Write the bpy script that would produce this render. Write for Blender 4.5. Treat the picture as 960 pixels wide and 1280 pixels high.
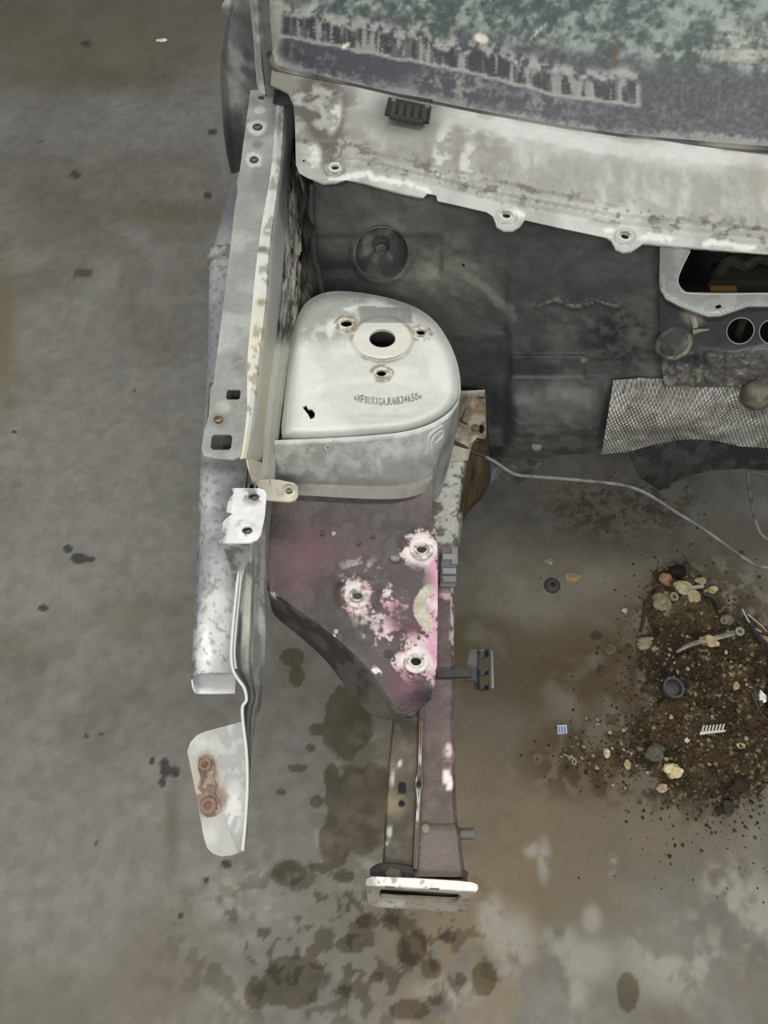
import bpy, bmesh, math, random
import numpy as np
from mathutils import Vector, Matrix, geometry

random.seed(7)
for o in list(bpy.data.objects):
    bpy.data.objects.remove(o, do_unlink=True)
scene = bpy.context.scene
COL = scene.collection

# ------------------------------------------------------------------ camera
CAM_H, PITCH, F = 1.75, 57.0, 950.0
cd = bpy.data.cameras.new('camera')
cd.sensor_fit = 'VERTICAL'; cd.sensor_height = 36.0; cd.lens = 36.0 * F / 1280.0
cd.clip_start = 0.02; cd.clip_end = 60
cam = bpy.data.objects.new('camera', cd); COL.objects.link(cam)
cam.location = (0, 0, CAM_H); cam.rotation_euler = (math.radians(90 - PITCH), 0, 0)
scene.camera = cam

# ------------------------------------------------------------------ light
w = bpy.data.worlds.new('workshop_ambient'); scene.world = w; w.use_nodes = True
w.node_tree.nodes['Background'].inputs[0].default_value = (0.93, 0.97, 1.0, 1)
w.node_tree.nodes['Background'].inputs[1].default_value = 0.31
def area(name, loc, rot, sx, sy, e, col=(1, 0.98, 0.93)):
    l = bpy.data.lights.new(name, 'AREA'); l.shape = 'RECTANGLE'; l.size = sx; l.size_y = sy
    l.energy = e; l.color = col
    o = bpy.data.objects.new(name, l); COL.objects.link(o); o.location = loc
    o.rotation_euler = [math.radians(a) for a in rot]
    return o
area('ceiling_lamp_front', (-0.2, -2.5, 3.7), (30, 0, 0), 2.8, 0.6, 118)
area('ceiling_lamp_middle', (0.9, 1.0, 4.2), (0, 0, 0), 2.6, 0.5, 62)
area('ceiling_lamp_left', (-2.6, 1.2, 4.2), (0, 0, 0), 0.5, 2.6, 52)
vs = scene.view_settings
vs.view_transform = 'Standard'; vs.look = 'None'; vs.gamma = 1.0; vs.use_curve_mapping = False
vs.exposure = 0.0

# ------------------------------------------------------------------ projection helpers (pixel + real height -> place)
SP, CP = math.sin(math.radians(PITCH)), math.cos(math.radians(PITCH))
A = lambda x: np.asarray(x, dtype=float)
def rays(U, V):
    s = (A(U) - 480) / F; v = (640 - A(V)) / F
    return s, CP + SP * v, -SP + CP * v
def PZ(U, V, Z):
    dx, dy, dz = rays(U, V); t = (A(Z) - CAM_H) / dz
    return np.stack([t * dx, t * dy, CAM_H + t * dz], -1)
def PYp(U, V, Y):
    dx, dy, dz = rays(U, V); t = A(Y) / dy
    return np.stack([t * dx, t * dy, CAM_H + t * dz], -1)
def Yrow(row, z):
    return float(PZ(480, row, z)[1])
def PT(px, Y, z):                                   # X chosen from the column, Y and z real
    d = Y * CP + (CAM_H - z) * SP
    return np.array([(px - 480) / F * d, Y, z])
def proj(P):
    x, y, z = P[:, 0], P[:, 1], P[:, 2] - CAM_H
    d = np.maximum(y * CP - z * SP, 1e-3); h = y * SP + z * CP
    return 480 + F * x / d, 640 - F * h / d
def row_z(*pts):
    xs = [p[0] for p in pts]; zs = [p[1] for p in pts]
    return lambda V: np.interp(A(V), xs, zs)

# ------------------------------------------------------------------ noise / colour helpers
_TAB = np.random.RandomState(3).rand(64, 64, 64).astype(np.float32)
_ROT = np.array([[0.36, 0.48, -0.8], [-0.8, 0.6, 0.0], [0.48, 0.64, 0.6]])
def vn(P):
    I = np.floor(P); f = P - I; f = f * f * f * (f * (f * 6 - 15) + 10); I = I.astype(np.int64) & 63
    x0, y0, z0 = I[:, 0], I[:, 1], I[:, 2]; x1, y1, z1 = (x0 + 1) & 63, (y0 + 1) & 63, (z0 + 1) & 63
    fx, fy, fz = f[:, 0], f[:, 1], f[:, 2]; T = _TAB
    a = T[x0, y0, z0] * (1 - fx) + T[x1, y0, z0] * fx; b = T[x0, y1, z0] * (1 - fx) + T[x1, y1, z0] * fx
    d = T[x0, y0, z1] * (1 - fx) + T[x1, y0, z1] * fx; e = T[x0, y1, z1] * (1 - fx) + T[x1, y1, z1] * fx
    return (a * (1 - fy) + b * fy) * (1 - fz) + (d * (1 - fy) + e * fy) * fz
def nz(P, freq, seed=0, oct=4, gain=0.55):          # warped fbm, mean .5, contrast stretched
    P = (A(P) * freq) @ _ROT + seed * 7.313
    P = P + 0.55 * np.stack([vn(P * 1.1 + 9.2), vn(P * 1.1 + 31.7), vn(P * 1.1 + 52.1)], -1)
    a, t, r = 1.0, 0.0, 0.0
    for o in range(oct):
        r = r + a * vn(P); t += a; a *= gain; P = (P @ _ROT) * 2.03 + 5.7
    return np.clip((r / t - 0.5) * 1.9 + 0.5, 0, 1)
def sm(x, a, b):
    t = np.clip((x - a) / (b - a), 0, 1); return t * t * (3 - 2 * t)
def c(*k): return np.array(k, dtype=float)
def mix(a, b, m):
    a = A(a); b = A(b); m = A(m)[:, None]
    return a + (b - a) * m
def blob(U, V, cx, cy, rx, ry=None, soft=0.35, ang=0):
    ry = ry or rx; ca, sa = math.cos(math.radians(ang)), math.sin(math.radians(ang))
    x, y = U - cx, V - cy; x, y = x * ca + y * sa, -x * sa + y * ca
    d = np.sqrt((x / rx) ** 2 + (y / ry) ** 2)
    return 1 - sm(d, 1 - soft, 1 + soft)
def dline(U, V, pts):
    r = np.full(U.shape, 1e9)
    for (x0, y0), (x1, y1) in zip(pts[:-1], pts[1:]):
        dx, dy = x1 - x0, y1 - y0; L = dx * dx + dy * dy + 1e-9
        t = np.clip(((U - x0) * dx + (V - y0) * dy) / L, 0, 1)
        r = np.minimum(r, np.hypot(U - x0 - t * dx, V - y0 - t * dy))
    return r
def inpoly(U, V, poly):
    r = np.zeros(U.shape, bool); n = len(poly)
    for i in range(n):
        x0, y0 = poly[i]; x1, y1 = poly[(i + 1) % n]
        cnd = ((y0 > V) != (y1 > V))
        xi = (x1 - x0) * (V - y0) / ((y1 - y0) if y1 != y0 else 1e-9) + x0
        r ^= cnd & (U < xi)
    return r
def lin(rgb):
    s = np.clip(A(rgb) / 255.0, 0, 1)
    return np.where(s <= 0.04045, s / 12.92, ((s + 0.055) / 1.055) ** 2.4)

# ------------------------------------------------------------------ materials
MATS = {}
def material(name, rough=0.5, metal=0.0, var=0.18, vscale=160, bump=0.15, bscale=220, spec=0.4, speck=0.0, kind=None, coat=0.0, mott=0.0):
    if name in MATS: return MATS[name]
    m = bpy.data.materials.new(name); m.use_nodes = True; MATS[name] = m
    nt = m.node_tree; N = nt.nodes; L = nt.links
    bs = N['Principled BSDF']
    bs.inputs['Metallic'].default_value = metal; bs.inputs['Specular IOR Level'].default_value = spec
    bs.inputs['Coat Weight'].default_value = coat
    at = N.new('ShaderNodeAttribute'); at.attribute_name = 'Col'
    tc = N.new('ShaderNodeTexCoord')
    n1 = N.new('ShaderNodeTexNoise'); n1.inputs['Scale'].default_value = vscale; n1.inputs['Detail'].default_value = 6; n1.inputs['Roughness'].default_value = 0.65
    L.new(tc.outputs['Object'], n1.inputs['Vector'])
    mr = N.new('ShaderNodeMapRange'); mr.inputs[1].default_value = 0.25; mr.inputs[2].default_value = 0.75
    mr.inputs[3].default_value = 1 - var; mr.inputs[4].default_value = 1 + var
    L.new(n1.outputs['Fac'], mr.inputs[0])
    mul = N.new('ShaderNodeVectorMath'); mul.operation = 'SCALE'
    L.new(at.outputs['Color'], mul.inputs[0]); L.new(mr.outputs[0], mul.inputs['Scale'])
    colout = mul.outputs[0]
    if mott > 0:                                     # cloudy mottling at two scales
        for sc, k in ((9.0, 1.0), (55.0, 0.8)):
            n4 = N.new('ShaderNodeTexNoise'); n4.inputs['Scale'].default_value = sc; n4.inputs['Detail'].default_value = 9; n4.inputs['Roughness'].default_value = 0.68; n4.inputs['Distortion'].default_value = 0.6
            L.new(tc.outputs['Object'], n4.inputs['Vector'])
            r4 = N.new('ShaderNodeMapRange'); r4.inputs[1].default_value = 0.3; r4.inputs[2].default_value = 0.7; r4.inputs[3].default_value = 1 - mott * k; r4.inputs[4].default_value = 1 + mott * k
            L.new(n4.outputs['Fac'], r4.inputs[0])
            m4 = N.new('ShaderNodeVectorMath'); m4.operation = 'SCALE'
            L.new(colout, m4.inputs[0]); L.new(r4.outputs[0], m4.inputs['Scale']); colout = m4.outputs[0]
    if speck > 0:                                    # small flecks: dark grit and pale chips
        for sc, thr, val, seed_ in ((420.0, 0.66, 1 - speck, 0.0), (260.0, 0.70, 1 - speck, 3.0), (380.0, 0.70, 1 + speck * 0.7, 9.0)):
            mp = N.new('ShaderNodeVectorMath'); mp.operation = 'ADD'; mp.inputs[1].default_value = (seed_, seed_ * 2, seed_)
            L.new(tc.outputs['Object'], mp.inputs[0])
            n2 = N.new('ShaderNodeTexNoise'); n2.inputs['Scale'].default_value = sc; n2.inputs['Detail'].default_value = 2
            L.new(mp.outputs[0], n2.inputs['Vector'])
            r2 = N.new('ShaderNodeMapRange'); r2.inputs[1].default_value = thr; r2.inputs[2].default_value = thr + 0.06
            r2.inputs[3].default_value = 1; r2.inputs[4].default_value = val
            L.new(n2.outputs['Fac'], r2.inputs[0])
            m2 = N.new('ShaderNodeVectorMath'); m2.operation = 'SCALE'
            L.new(colout, m2.inputs[0]); L.new(r2.outputs[0], m2.inputs['Scale']); colout = m2.outputs[0]
    L.new(colout, bs.inputs['Base Color'])
    rr = N.new('ShaderNodeMapRange'); rr.inputs[3].default_value = max(0.05, rough - 0.12); rr.inputs[4].default_value = min(1, rough + 0.15)
    rr.inputs[1].default_value = 0.3; rr.inputs[2].default_value = 0.7
    L.new(n1.outputs['Fac'], rr.inputs[0]); L.new(rr.outputs[0], bs.inputs['Roughness'])
    bm_ = N.new('ShaderNodeBump'); bm_.inputs['Strength'].default_value = bump; bm_.inputs['Distance'].default_value = 0.004
    if kind == 'embossed':                           # small pyramids pressed into foil
        sp = N.new('ShaderNodeSeparateXYZ'); L.new(tc.outputs['Object'], sp.inputs[0])
        def math_(op, a, b):
            q = N.new('ShaderNodeMath'); q.operation = op
            for k, v in enumerate((a, b)):
                if isinstance(v, (int, float)): q.inputs[k].default_value = v
                elif v is not None: L.new(v, q.inputs[k])
            return q.outputs[0]
        h = math_('MULTIPLY', sp.outputs['Z'], 0.62)
        aa = math_('SINE', math_('MULTIPLY', math_('ADD', sp.outputs['X'], h), 820.0), None)
        bb = math_('SINE', math_('MULTIPLY', math_('SUBTRACT', sp.outputs['X'], h), 820.0), None)
        hh = math_('ADD', math_('MULTIPLY', math_('ADD', aa, bb), 0.3), n1.outputs['Fac'])
        L.new(hh, bm_.inputs['Height']); bm_.inputs['Distance'].default_value = 0.003
        pit = N.new('ShaderNodeMapRange'); pit.inputs[1].default_value = -0.6; pit.inputs[2].default_value = 1.2; pit.inputs[3].default_value = 0.55; pit.inputs[4].default_value = 1.08  # pit shading put into the colour to strengthen the emboss
        L.new(math_('ADD', aa, bb), pit.inputs[0])
        mm = N.new('ShaderNodeVectorMath'); mm.operation = 'SCALE'; L.new(colout, mm.inputs[0]); L.new(pit.outputs[0], mm.inputs['Scale']); L.new(mm.outputs[0], bs.inputs['Base Color'])
    else:
        n3 = N.new('ShaderNodeTexNoise'); n3.inputs['Scale'].default_value = bscale; n3.inputs['Detail'].default_value = 5
        L.new(tc.outputs['Object'], n3.inputs['Vector']); L.new(n3.outputs['Fac'], bm_.inputs['Height'])
    L.new(bm_.outputs[0], bs.inputs['Normal'])
    if kind == 'glass':                              # dusty tinted pane: alpha channel = cover of dust and black print
        tr = N.new('ShaderNodeBsdfTransparent'); tr.inputs[0].default_value = (0.70, 0.79, 0.75, 1)
        mx = N.new('ShaderNodeMixShader'); L.new(at.outputs['Alpha'], mx.inputs[0])
        L.new(tr.outputs[0], mx.inputs[1]); L.new(bs.outputs[0], mx.inputs[2])
        L.new(mx.outputs[0], N['Material Output'].inputs[0])
    return m
PAINT = material('worn_white_paint', 0.42, 0, 0.05, 90, 0.06, 150, 0.45, 0.3, mott=0.04)
GALV = material('grey_primer_steel', 0.45, 0.1, 0.07, 110, 0.08, 200, 0.45, 0.22, mott=0.08)
DIRTY = material('grimy_steel', 0.62, 0.05, 0.16, 120, 0.25, 180, 0.3, 0.35, mott=0.12)
PLUM = material('plum_overspray', 0.55, 0, 0.2, 150, 0.3, 160, 0.35, 0.4, mott=0.13)
FELT = material('black_bitumen_pad', 0.66, 0, 0.12, 90, 0.2, 160, 0.35, 0.25, mott=0.10)
FOIL = material('embossed_foil', 0.4, 0.35, 0.12, 90, 0.9, 90, 0.5, 0.15, 'embossed')
CONC = material('concrete', 0.66, 0, 0.08, 170, 0.08, 160, 0.22, 0.2, mott=0.04)
SOIL = material('soil', 0.95, 0, 0.3, 190, 0.8, 160, 0.1, 0.3, mott=0.15)
STONE = material('stone', 0.85, 0, 0.2, 120, 0.4, 160, 0.2)
PLAST = material('plastic', 0.5, 0, 0.12, 120, 0.1, 160, 0.4)
RUST = material('rust', 0.85, 0.1, 0.3, 150, 0.6, 160, 0.2, 0.3)
GLASS = material('dusty_glass', 0.45, 0, 0.14, 110, 0.06, 120, 0.45, 0.3, 'glass', mott=0.1)

# ------------------------------------------------------------------ mesh helpers
def set_parent(o, parent):
    if parent is None: return
    o.parent = parent
    p, off = parent, Vector((0, 0, 0))
    while p is not None:
        off += p.location; p = p.parent
    o.matrix_parent_inverse = Matrix.Translation(-parent.location) if parent.type == 'EMPTY' else Matrix.Identity(4)
def colour_attr(me, P, color):
    U, V = proj(P)
    if callable(color): rgb = color(U, V, P)
    else: rgb = np.tile(A(color), (len(P), 1))
    rgb = A(rgb); out = np.ones((len(P), 4)); out[:, :3] = lin(rgb[:, :3])
    if rgb.shape[1] == 4: out[:, 3] = rgb[:, 3]
    at = me.color_attributes.new('Col', 'FLOAT_COLOR', 'POINT')
    at.data.foreach_set('color', out.astype(np.float32).ravel())
def finish(name, P, faces, color, mat, parent, smooth=True, props=None):
    me = bpy.data.meshes.new(name)
    me.from_pydata([tuple(p) for p in P], [], faces); me.update()
    colour_attr(me, A(P), color)
    me.materials.append(mat)
    if smooth:
        me.polygons.foreach_set('use_smooth', [True] * len(me.polygons))
        try: me.set_sharp_from_angle(angle=math.radians(42))
        except Exception: pass
    o = bpy.data.objects.new(name, me); COL.objects.link(o); set_parent(o, parent)
    for k, v in (props or {}).items(): o[k] = v
    return o
def vnormals(P, T):
    n = np.cross(P[T[:, 1]] - P[T[:, 0]], P[T[:, 2]] - P[T[:, 0]])
    r = np.zeros_like(P)
    for k in range(3): np.add.at(r, T[:, k], n)
    return r / np.maximum(np.linalg.norm(r, axis=1, keepdims=True), 1e-12)
def cr(pts, k, closed=False):                        # Catmull-Rom resample
    P = A(pts); n = len(P); out = []
    for i in range(n if closed else n - 1):
        if closed: p0, p1, p2, p3 = P[i - 1], P[i], P[(i + 1) % n], P[(i + 2) % n]
        else: p0, p1, p2, p3 = P[max(i - 1, 0)], P[i], P[i + 1], P[min(i + 2, n - 1)]
        for j in range(k):
            t = j / k
            out.append(0.5 * (2 * p1 + (p2 - p0) * t + (2 * p0 - 5 * p1 + 4 * p2 - p3) * t * t + (3 * p1 - p0 - 3 * p2 + p3) * t ** 3))
    if not closed: out.append(P[-1])
    return A(out)
def lr(pts, k, closed=False):
    P = A(pts); n = len(P); out = []
    for i in range(n if closed else n - 1):
        for j in range(k): out.append(P[i] + (P[(i + 1) % n] - P[i]) * (j / k))
    if not closed: out.append(P[-1])
    return A(out)
def ell(cx, cy, rx, ry, n=20, ang=0):
    ca, sa = math.cos(math.radians(ang)), math.sin(math.radians(ang)); r = []
    for i in range(n):
        a = 2 * math.pi * i / n; x, y = rx * math.cos(a), ry * math.sin(a)
        r.append((cx + x * ca - y * sa, cy + x * sa + y * ca))
    return r
def resample_loop(poly, step):
    out = []; n = len(poly)
    for i in range(n):
        a, b = A(poly[i]), A(poly[(i + 1) % n]); k = max(1, int(np.hypot(*(b - a)) / step))
        for j in range(k): out.append(tuple(a + (b - a) * j / k))
    return out
def sheet(name, outline, surf, color, mat, parent, holes=(), step=4.0, thick=0.002, smooth=False, props=None):
    """a pressed metal sheet: outline and cut-outs, surf gives its place in the room, thick its gauge"""
    step = max(1.8, step * 0.62)
    if smooth: outline = [tuple(p) for p in cr(outline, 4, True)]
    loops = [resample_loop(outline, step)] + [resample_loop(h, step) for h in holes]
    pts, edges = [], []
    for lp in loops:
        b = len(pts); pts += lp; edges += [(b + i, b + (i + 1) % len(lp)) for i in range(len(lp))]
    O = A(outline); xs = np.arange(O[:, 0].min(), O[:, 0].max(), step); ys = np.arange(O[:, 1].min(), O[:, 1].max(), step * 0.87)
    gx, gy = np.meshgrid(xs, ys); gx = gx + (np.arange(len(ys)) % 2)[:, None] * step * 0.5
    gx, gy = gx.ravel(), gy.ravel()
    ok = inpoly(gx, gy, outline)
    for h in holes: ok &= ~inpoly(gx, gy, h)
    gx, gy = gx[ok], gy[ok]
    d = np.full(gx.shape, 1e9)
    for lp in [outline] + list(holes): d = np.minimum(d, dline(gx, gy, list(lp) + [lp[0]]))
    gx, gy = gx[d > step * 0.45], gy[d > step * 0.45]
    allp = [Vector(p) for p in pts] + [Vector((a, b)) for a, b in zip(gx, gy)]
    vs_, es, fs, *_ = geometry.delaunay_2d_cdt(allp, edges, [], 0, 1e-4)
    Q = A([(v.x, v.y) for v in vs_]); T = np.array([f for f in fs if len(f) == 3])
    ce = Q[T].mean(1); k = inpoly(ce[:, 0], ce[:, 1], outline)
    for h in holes: k &= ~inpoly(ce[:, 0], ce[:, 1], h)
    T = T[k]
    used = np.unique(T); rm = -np.ones(len(Q), int); rm[used] = np.arange(len(used)); Q = Q[used]; T = rm[T]
    P = surf(Q[:, 0], Q[:, 1])
    # orient to the side that is seen
    n = np.cross(P[T[:, 1]] - P[T[:, 0]], P[T[:, 2]] - P[T[:, 0]])
    if (n * (np.array([0, 0, CAM_H]) - P[T[:, 0]])).sum() < 0: T = T[:, ::-1]
    return shell(name, P, T, thick, color, mat, parent, props)
def shell(name, P, T, thick, color, mat, parent, props=None, quads=None):
    faces = [tuple(t) for t in T]
    if thick > 0:
        N = vnormals(P, T); m = len(P); P2 = P - N * thick
        ec = {}
        for t in T:
            for a, b in ((t[0], t[1]), (t[1], t[2]), (t[2], t[0])): ec[(int(a), int(b))] = ec.get((int(a), int(b)), 0) + 1
        bd = [(a, b) for (a, b) in ec if (b, a) not in ec]
        faces += [tuple(x + m for x in t[::-1]) for t in T] + [(b, a, a + m, b + m) for a, b in bd]
        P = np.vstack([P, P2])
    faces = [tuple(int(i) for i in f) for f in faces]
    return finish(name, P, faces, color, mat, parent, True, props)
def loft(name, secs, color, mat, parent, thick=0.002, kn=6, km=4, sn=True, smf=False, closed=False, disp=None, flip=None, cap=False, props=None):
    """surface through a row of cross sections"""
    S = A(secs)
    f = cr if sn else lr
    S = f(S, kn) if kn > 1 else S
    g = cr if smf else lr
    S = A([g(s, km, closed) for s in S]) if km > 1 else S
    n, m = S.shape[:2]; P = S.reshape(-1, 3)
    if disp is not None: P = disp(P)
    T = []
    for i in range(n - 1):
        for j in range(m if closed else m - 1):
            a, b = i * m + j, i * m + (j + 1) % m; d_, e = a + m, b + m
            T += [(a, b, e), (a, e, d_)]
    if cap:
        for base in (0, (n - 1) * m):
            P = np.vstack([P, P[base:base + m].mean(0)]); q = len(P) - 1
            for j in range(m): T.append((base + (j + 1) % m, base + j, q) if base == 0 else (base + j, base + (j + 1) % m, q))
    T = np.array(T)
    if closed and flip is None:
        n0 = np.cross(P[T[:, 1]] - P[T[:, 0]], P[T[:, 2]] - P[T[:, 0]]); cc = P[T].mean(1)
        vol = (n0 * (cc - P.mean(0))).sum()
        if vol < 0: T = T[:, ::-1]
    else:
        n0 = np.cross(P[T[:, 1]] - P[T[:, 0]], P[T[:, 2]] - P[T[:, 0]])
        sgn = (n0 * (np.array([0, 0, CAM_H]) - P[T[:, 0]])).sum()
        if (sgn < 0) != bool(flip): T = T[:, ::-1]
    return shell(name, P, T, thick, color, mat, parent, props)
def frame_of(axis):
    z = Vector(axis).normalized(); x = z.orthogonal().normalized(); y = z.cross(x)
    return x, y, z
def lathe(name, cen, axis, prof, color, mat, parent, seg=20, props=None, caps=True):
    x, y, z = frame_of(axis); cen = Vector(cen); P = []; F_ = []; n = len(prof)
    for r, h in prof:
        for i in range(seg):
            a = 2 * math.pi * i / seg
            P.append(cen + x * (r * math.cos(a)) + y * (r * math.sin(a)) + z * h)
    for k in range(n - 1):
        for i in range(seg):
            a, b = k * seg + i, k * seg + (i + 1) % seg
            F_.append((a, b, b + seg, a + seg))
    if caps: F_.append(tuple(reversed(range(seg)))); F_.append(tuple(range((n - 1) * seg, n * seg)))
    return finish(name, A(P), F_, color, mat, parent, True, props)
def ring(name, cen, axis, ro, ri, h, color, mat, parent, seg=24, props=None):
    x, y, z = frame_of(axis); cen = Vector(cen); P = []; F_ = []
    w_ = ro - ri; prof = [(ro, 0), (ro - w_ * .04, h * 0.7), (ro - w_ * .1, h), (ro - w_ * .2, h), (ri + w_ * .2, h), (ri + w_ * .08, h), (ri, h * 0.7), (ri, -h)]; n = len(prof)
    for r, hh in prof:
        for i in range(seg):
            a = 2 * math.pi * i / seg; P.append(cen + x * (r * math.cos(a)) + y * (r * math.sin(a)) + z * hh)
    for k in range(n):
        for i in range(seg):
            a, b = k * seg + i, k * seg + (i + 1) % seg; k2 = (k + 1) % n; a2, b2 = k2 * seg + i, k2 * seg + (i + 1) % seg
            F_.append((a, b, b2, a2))
    return finish(name, A(P), F_, color, mat, parent, True, props)
def tube(name, pts, r, color, mat, parent, seg=10, k=6, props=None, smooth=True, local=False):
    P0 = cr(pts, k) if smooth else A(pts); rr = r if callable(r) else (lambda t: r)
    P, F_ = [], []; n = len(P0); up = None
    for i in range(n):
        t = Vector(P0[min(i + 1, n - 1)] - P0[max(i - 1, 0)]).normalized()
        if up is None: up = t.orthogonal().normalized()
        up = (up - t * up.dot(t)).normalized(); s = t.cross(up)
        for j in range(seg):
            a = 2 * math.pi * j / seg; P.append(Vector(P0[i]) + (up * math.cos(a) + s * math.sin(a)) * rr(i / (n - 1)))
    for i in range(n - 1):
        for j in range(seg):
            a, b = i * seg + j, i * seg + (j + 1) % seg; F_.append((a, b, b + seg, a + seg))
    F_.append(tuple(reversed(range(seg)))); F_.append(tuple(range((n - 1) * seg, n * seg)))
    return finish(name, A(P), F_, color, mat, parent, True, props)
def block(name, corners_bottom, h, color, mat, parent, up=(0, 0, 1), bev=0.12, props=None):
    """a bevelled slab standing on a quad or polygon"""
    B = A(corners_bottom); n = len(B); u = A(Vector(up).normalized()); ctr = B.mean(0)
    size = np.linalg.norm(B - ctr, axis=1).min(); b = min(abs(h), size) * bev
    inn = ctr + (B - ctr) * (1 - b / size)
    rows = [B, B + u * (h - b * np.sign(h)), inn + u * h]
    P = np.vstack(rows); F_ = []
    for k in range(2):
        for i in range(n): F_.append((k * n + i, k * n + (i + 1) % n, (k + 1) * n + (i + 1) % n, (k + 1) * n + i))
    F_.append(tuple(2 * n + i for i in range(n))); F_.append(tuple(reversed(range(n))))
    o = finish(name, P, F_, color, mat, parent, True, props)
    b_ = bmesh.new(); b_.from_mesh(o.data); bmesh.ops.recalc_face_normals(b_, faces=b_.faces); b_.to_mesh(o.data); b_.free()
    return o
def tag(o, label, cat, group=None, kind=None):
    o['label'] = label; o['category'] = cat
    if group: o['group'] = group
    if kind: o['kind'] = kind
    return o
def localise(o):
    """move a thing's origin to the middle of its base"""
    me = o.data; n = len(me.vertices); a = np.empty(n * 3, np.float32); me.vertices.foreach_get('co', a); a = a.reshape(-1, 3)
    b = np.array([(a[:, 0].min() + a[:, 0].max()) / 2, (a[:, 1].min() + a[:, 1].max()) / 2, a[:, 2].min()])
    me.vertices.foreach_set('co', (a - b).astype(np.float32).ravel()); me.update(); o.location = tuple(b)
    return o
def thing(name, loc, label, cat, group=None):
    o = bpy.data.objects.new(name, None); COL.objects.link(o); o.location = loc
    return tag(o, label, cat, group)

# ================================================================== FLOOR
damp = [(366, 822, 16, 12), (371, 845, 10, 14), (105, 341, 12, 7), (452, 1010, 42, 62), (420, 1050, 22, 40), (436, 905, 30, 50),
        (362, 1092, 26, 20), (400, 1085, 18, 8), (430, 1095, 16, 9), (515, 1185, 20, 22), (538, 1210, 14, 14), (605, 1222, 16, 22),
        (365, 1228, 46, 34), (785, 1240, 13, 22), (395, 1002, 8, 9), (400, 912, 14, 8), (388, 935, 6, 5), (460, 1152, 16, 10),
        (488, 1152, 12, 12), (372, 960, 12, 6), (352, 990, 7, 5), (392, 1188, 9, 8), (330, 1165, 10, 7), (470, 1222, 9, 7),
        (575, 1225, 8, 10), (512, 1262, 26, 14), (440, 1180, 18, 12), (560, 1170, 10, 8), (320, 1240, 14, 24),
        (745, 795, 8, 6), (430, 1240, 12, 10), (545, 1250, 10, 8), (415, 975, 10, 20)]
flecks = [(55, 760, 7, 4), (113, 699, 6, 4), (206, 960, 6, 12), (219, 965, 6, 7), (203, 978, 4, 6), (190, 951, 3, 4), (283, 1080, 7, 6),
          (99, 698, 12, 7), (85, 686, 6, 5), (257, 1100, 4, 4), (126, 918, 3, 3), (108, 920, 3, 3), (120, 1055, 3, 3), (226, 1145, 4, 3),
          (52, 179, 4, 2), (94, 217, 6, 6), (260, 245, 5, 5), (266, 165, 6, 4), (108, 55, 6, 4), (18, 540, 3, 2), (168, 488, 2, 2)]
pale = [(680, 1075, 8, 26), (665, 1062, 10, 10), (766, 1082, 6, 12), (740, 1150, 12, 18), (730, 1200, 40, 26), (950, 1150, 30, 50), (460, 1060, 60, 60), (400, 1060, 40, 40), (640, 1180, 30, 40), (560, 1240, 40, 20), (700, 1180, 26, 22), (720, 1240, 14, 20),
        (915, 1130, 50, 50), (330, 1130, 60, 60), (450, 945, 30, 40), (615, 1150, 18, 30), (850, 1200, 70, 50), (640, 1210, 20, 12)]
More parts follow.
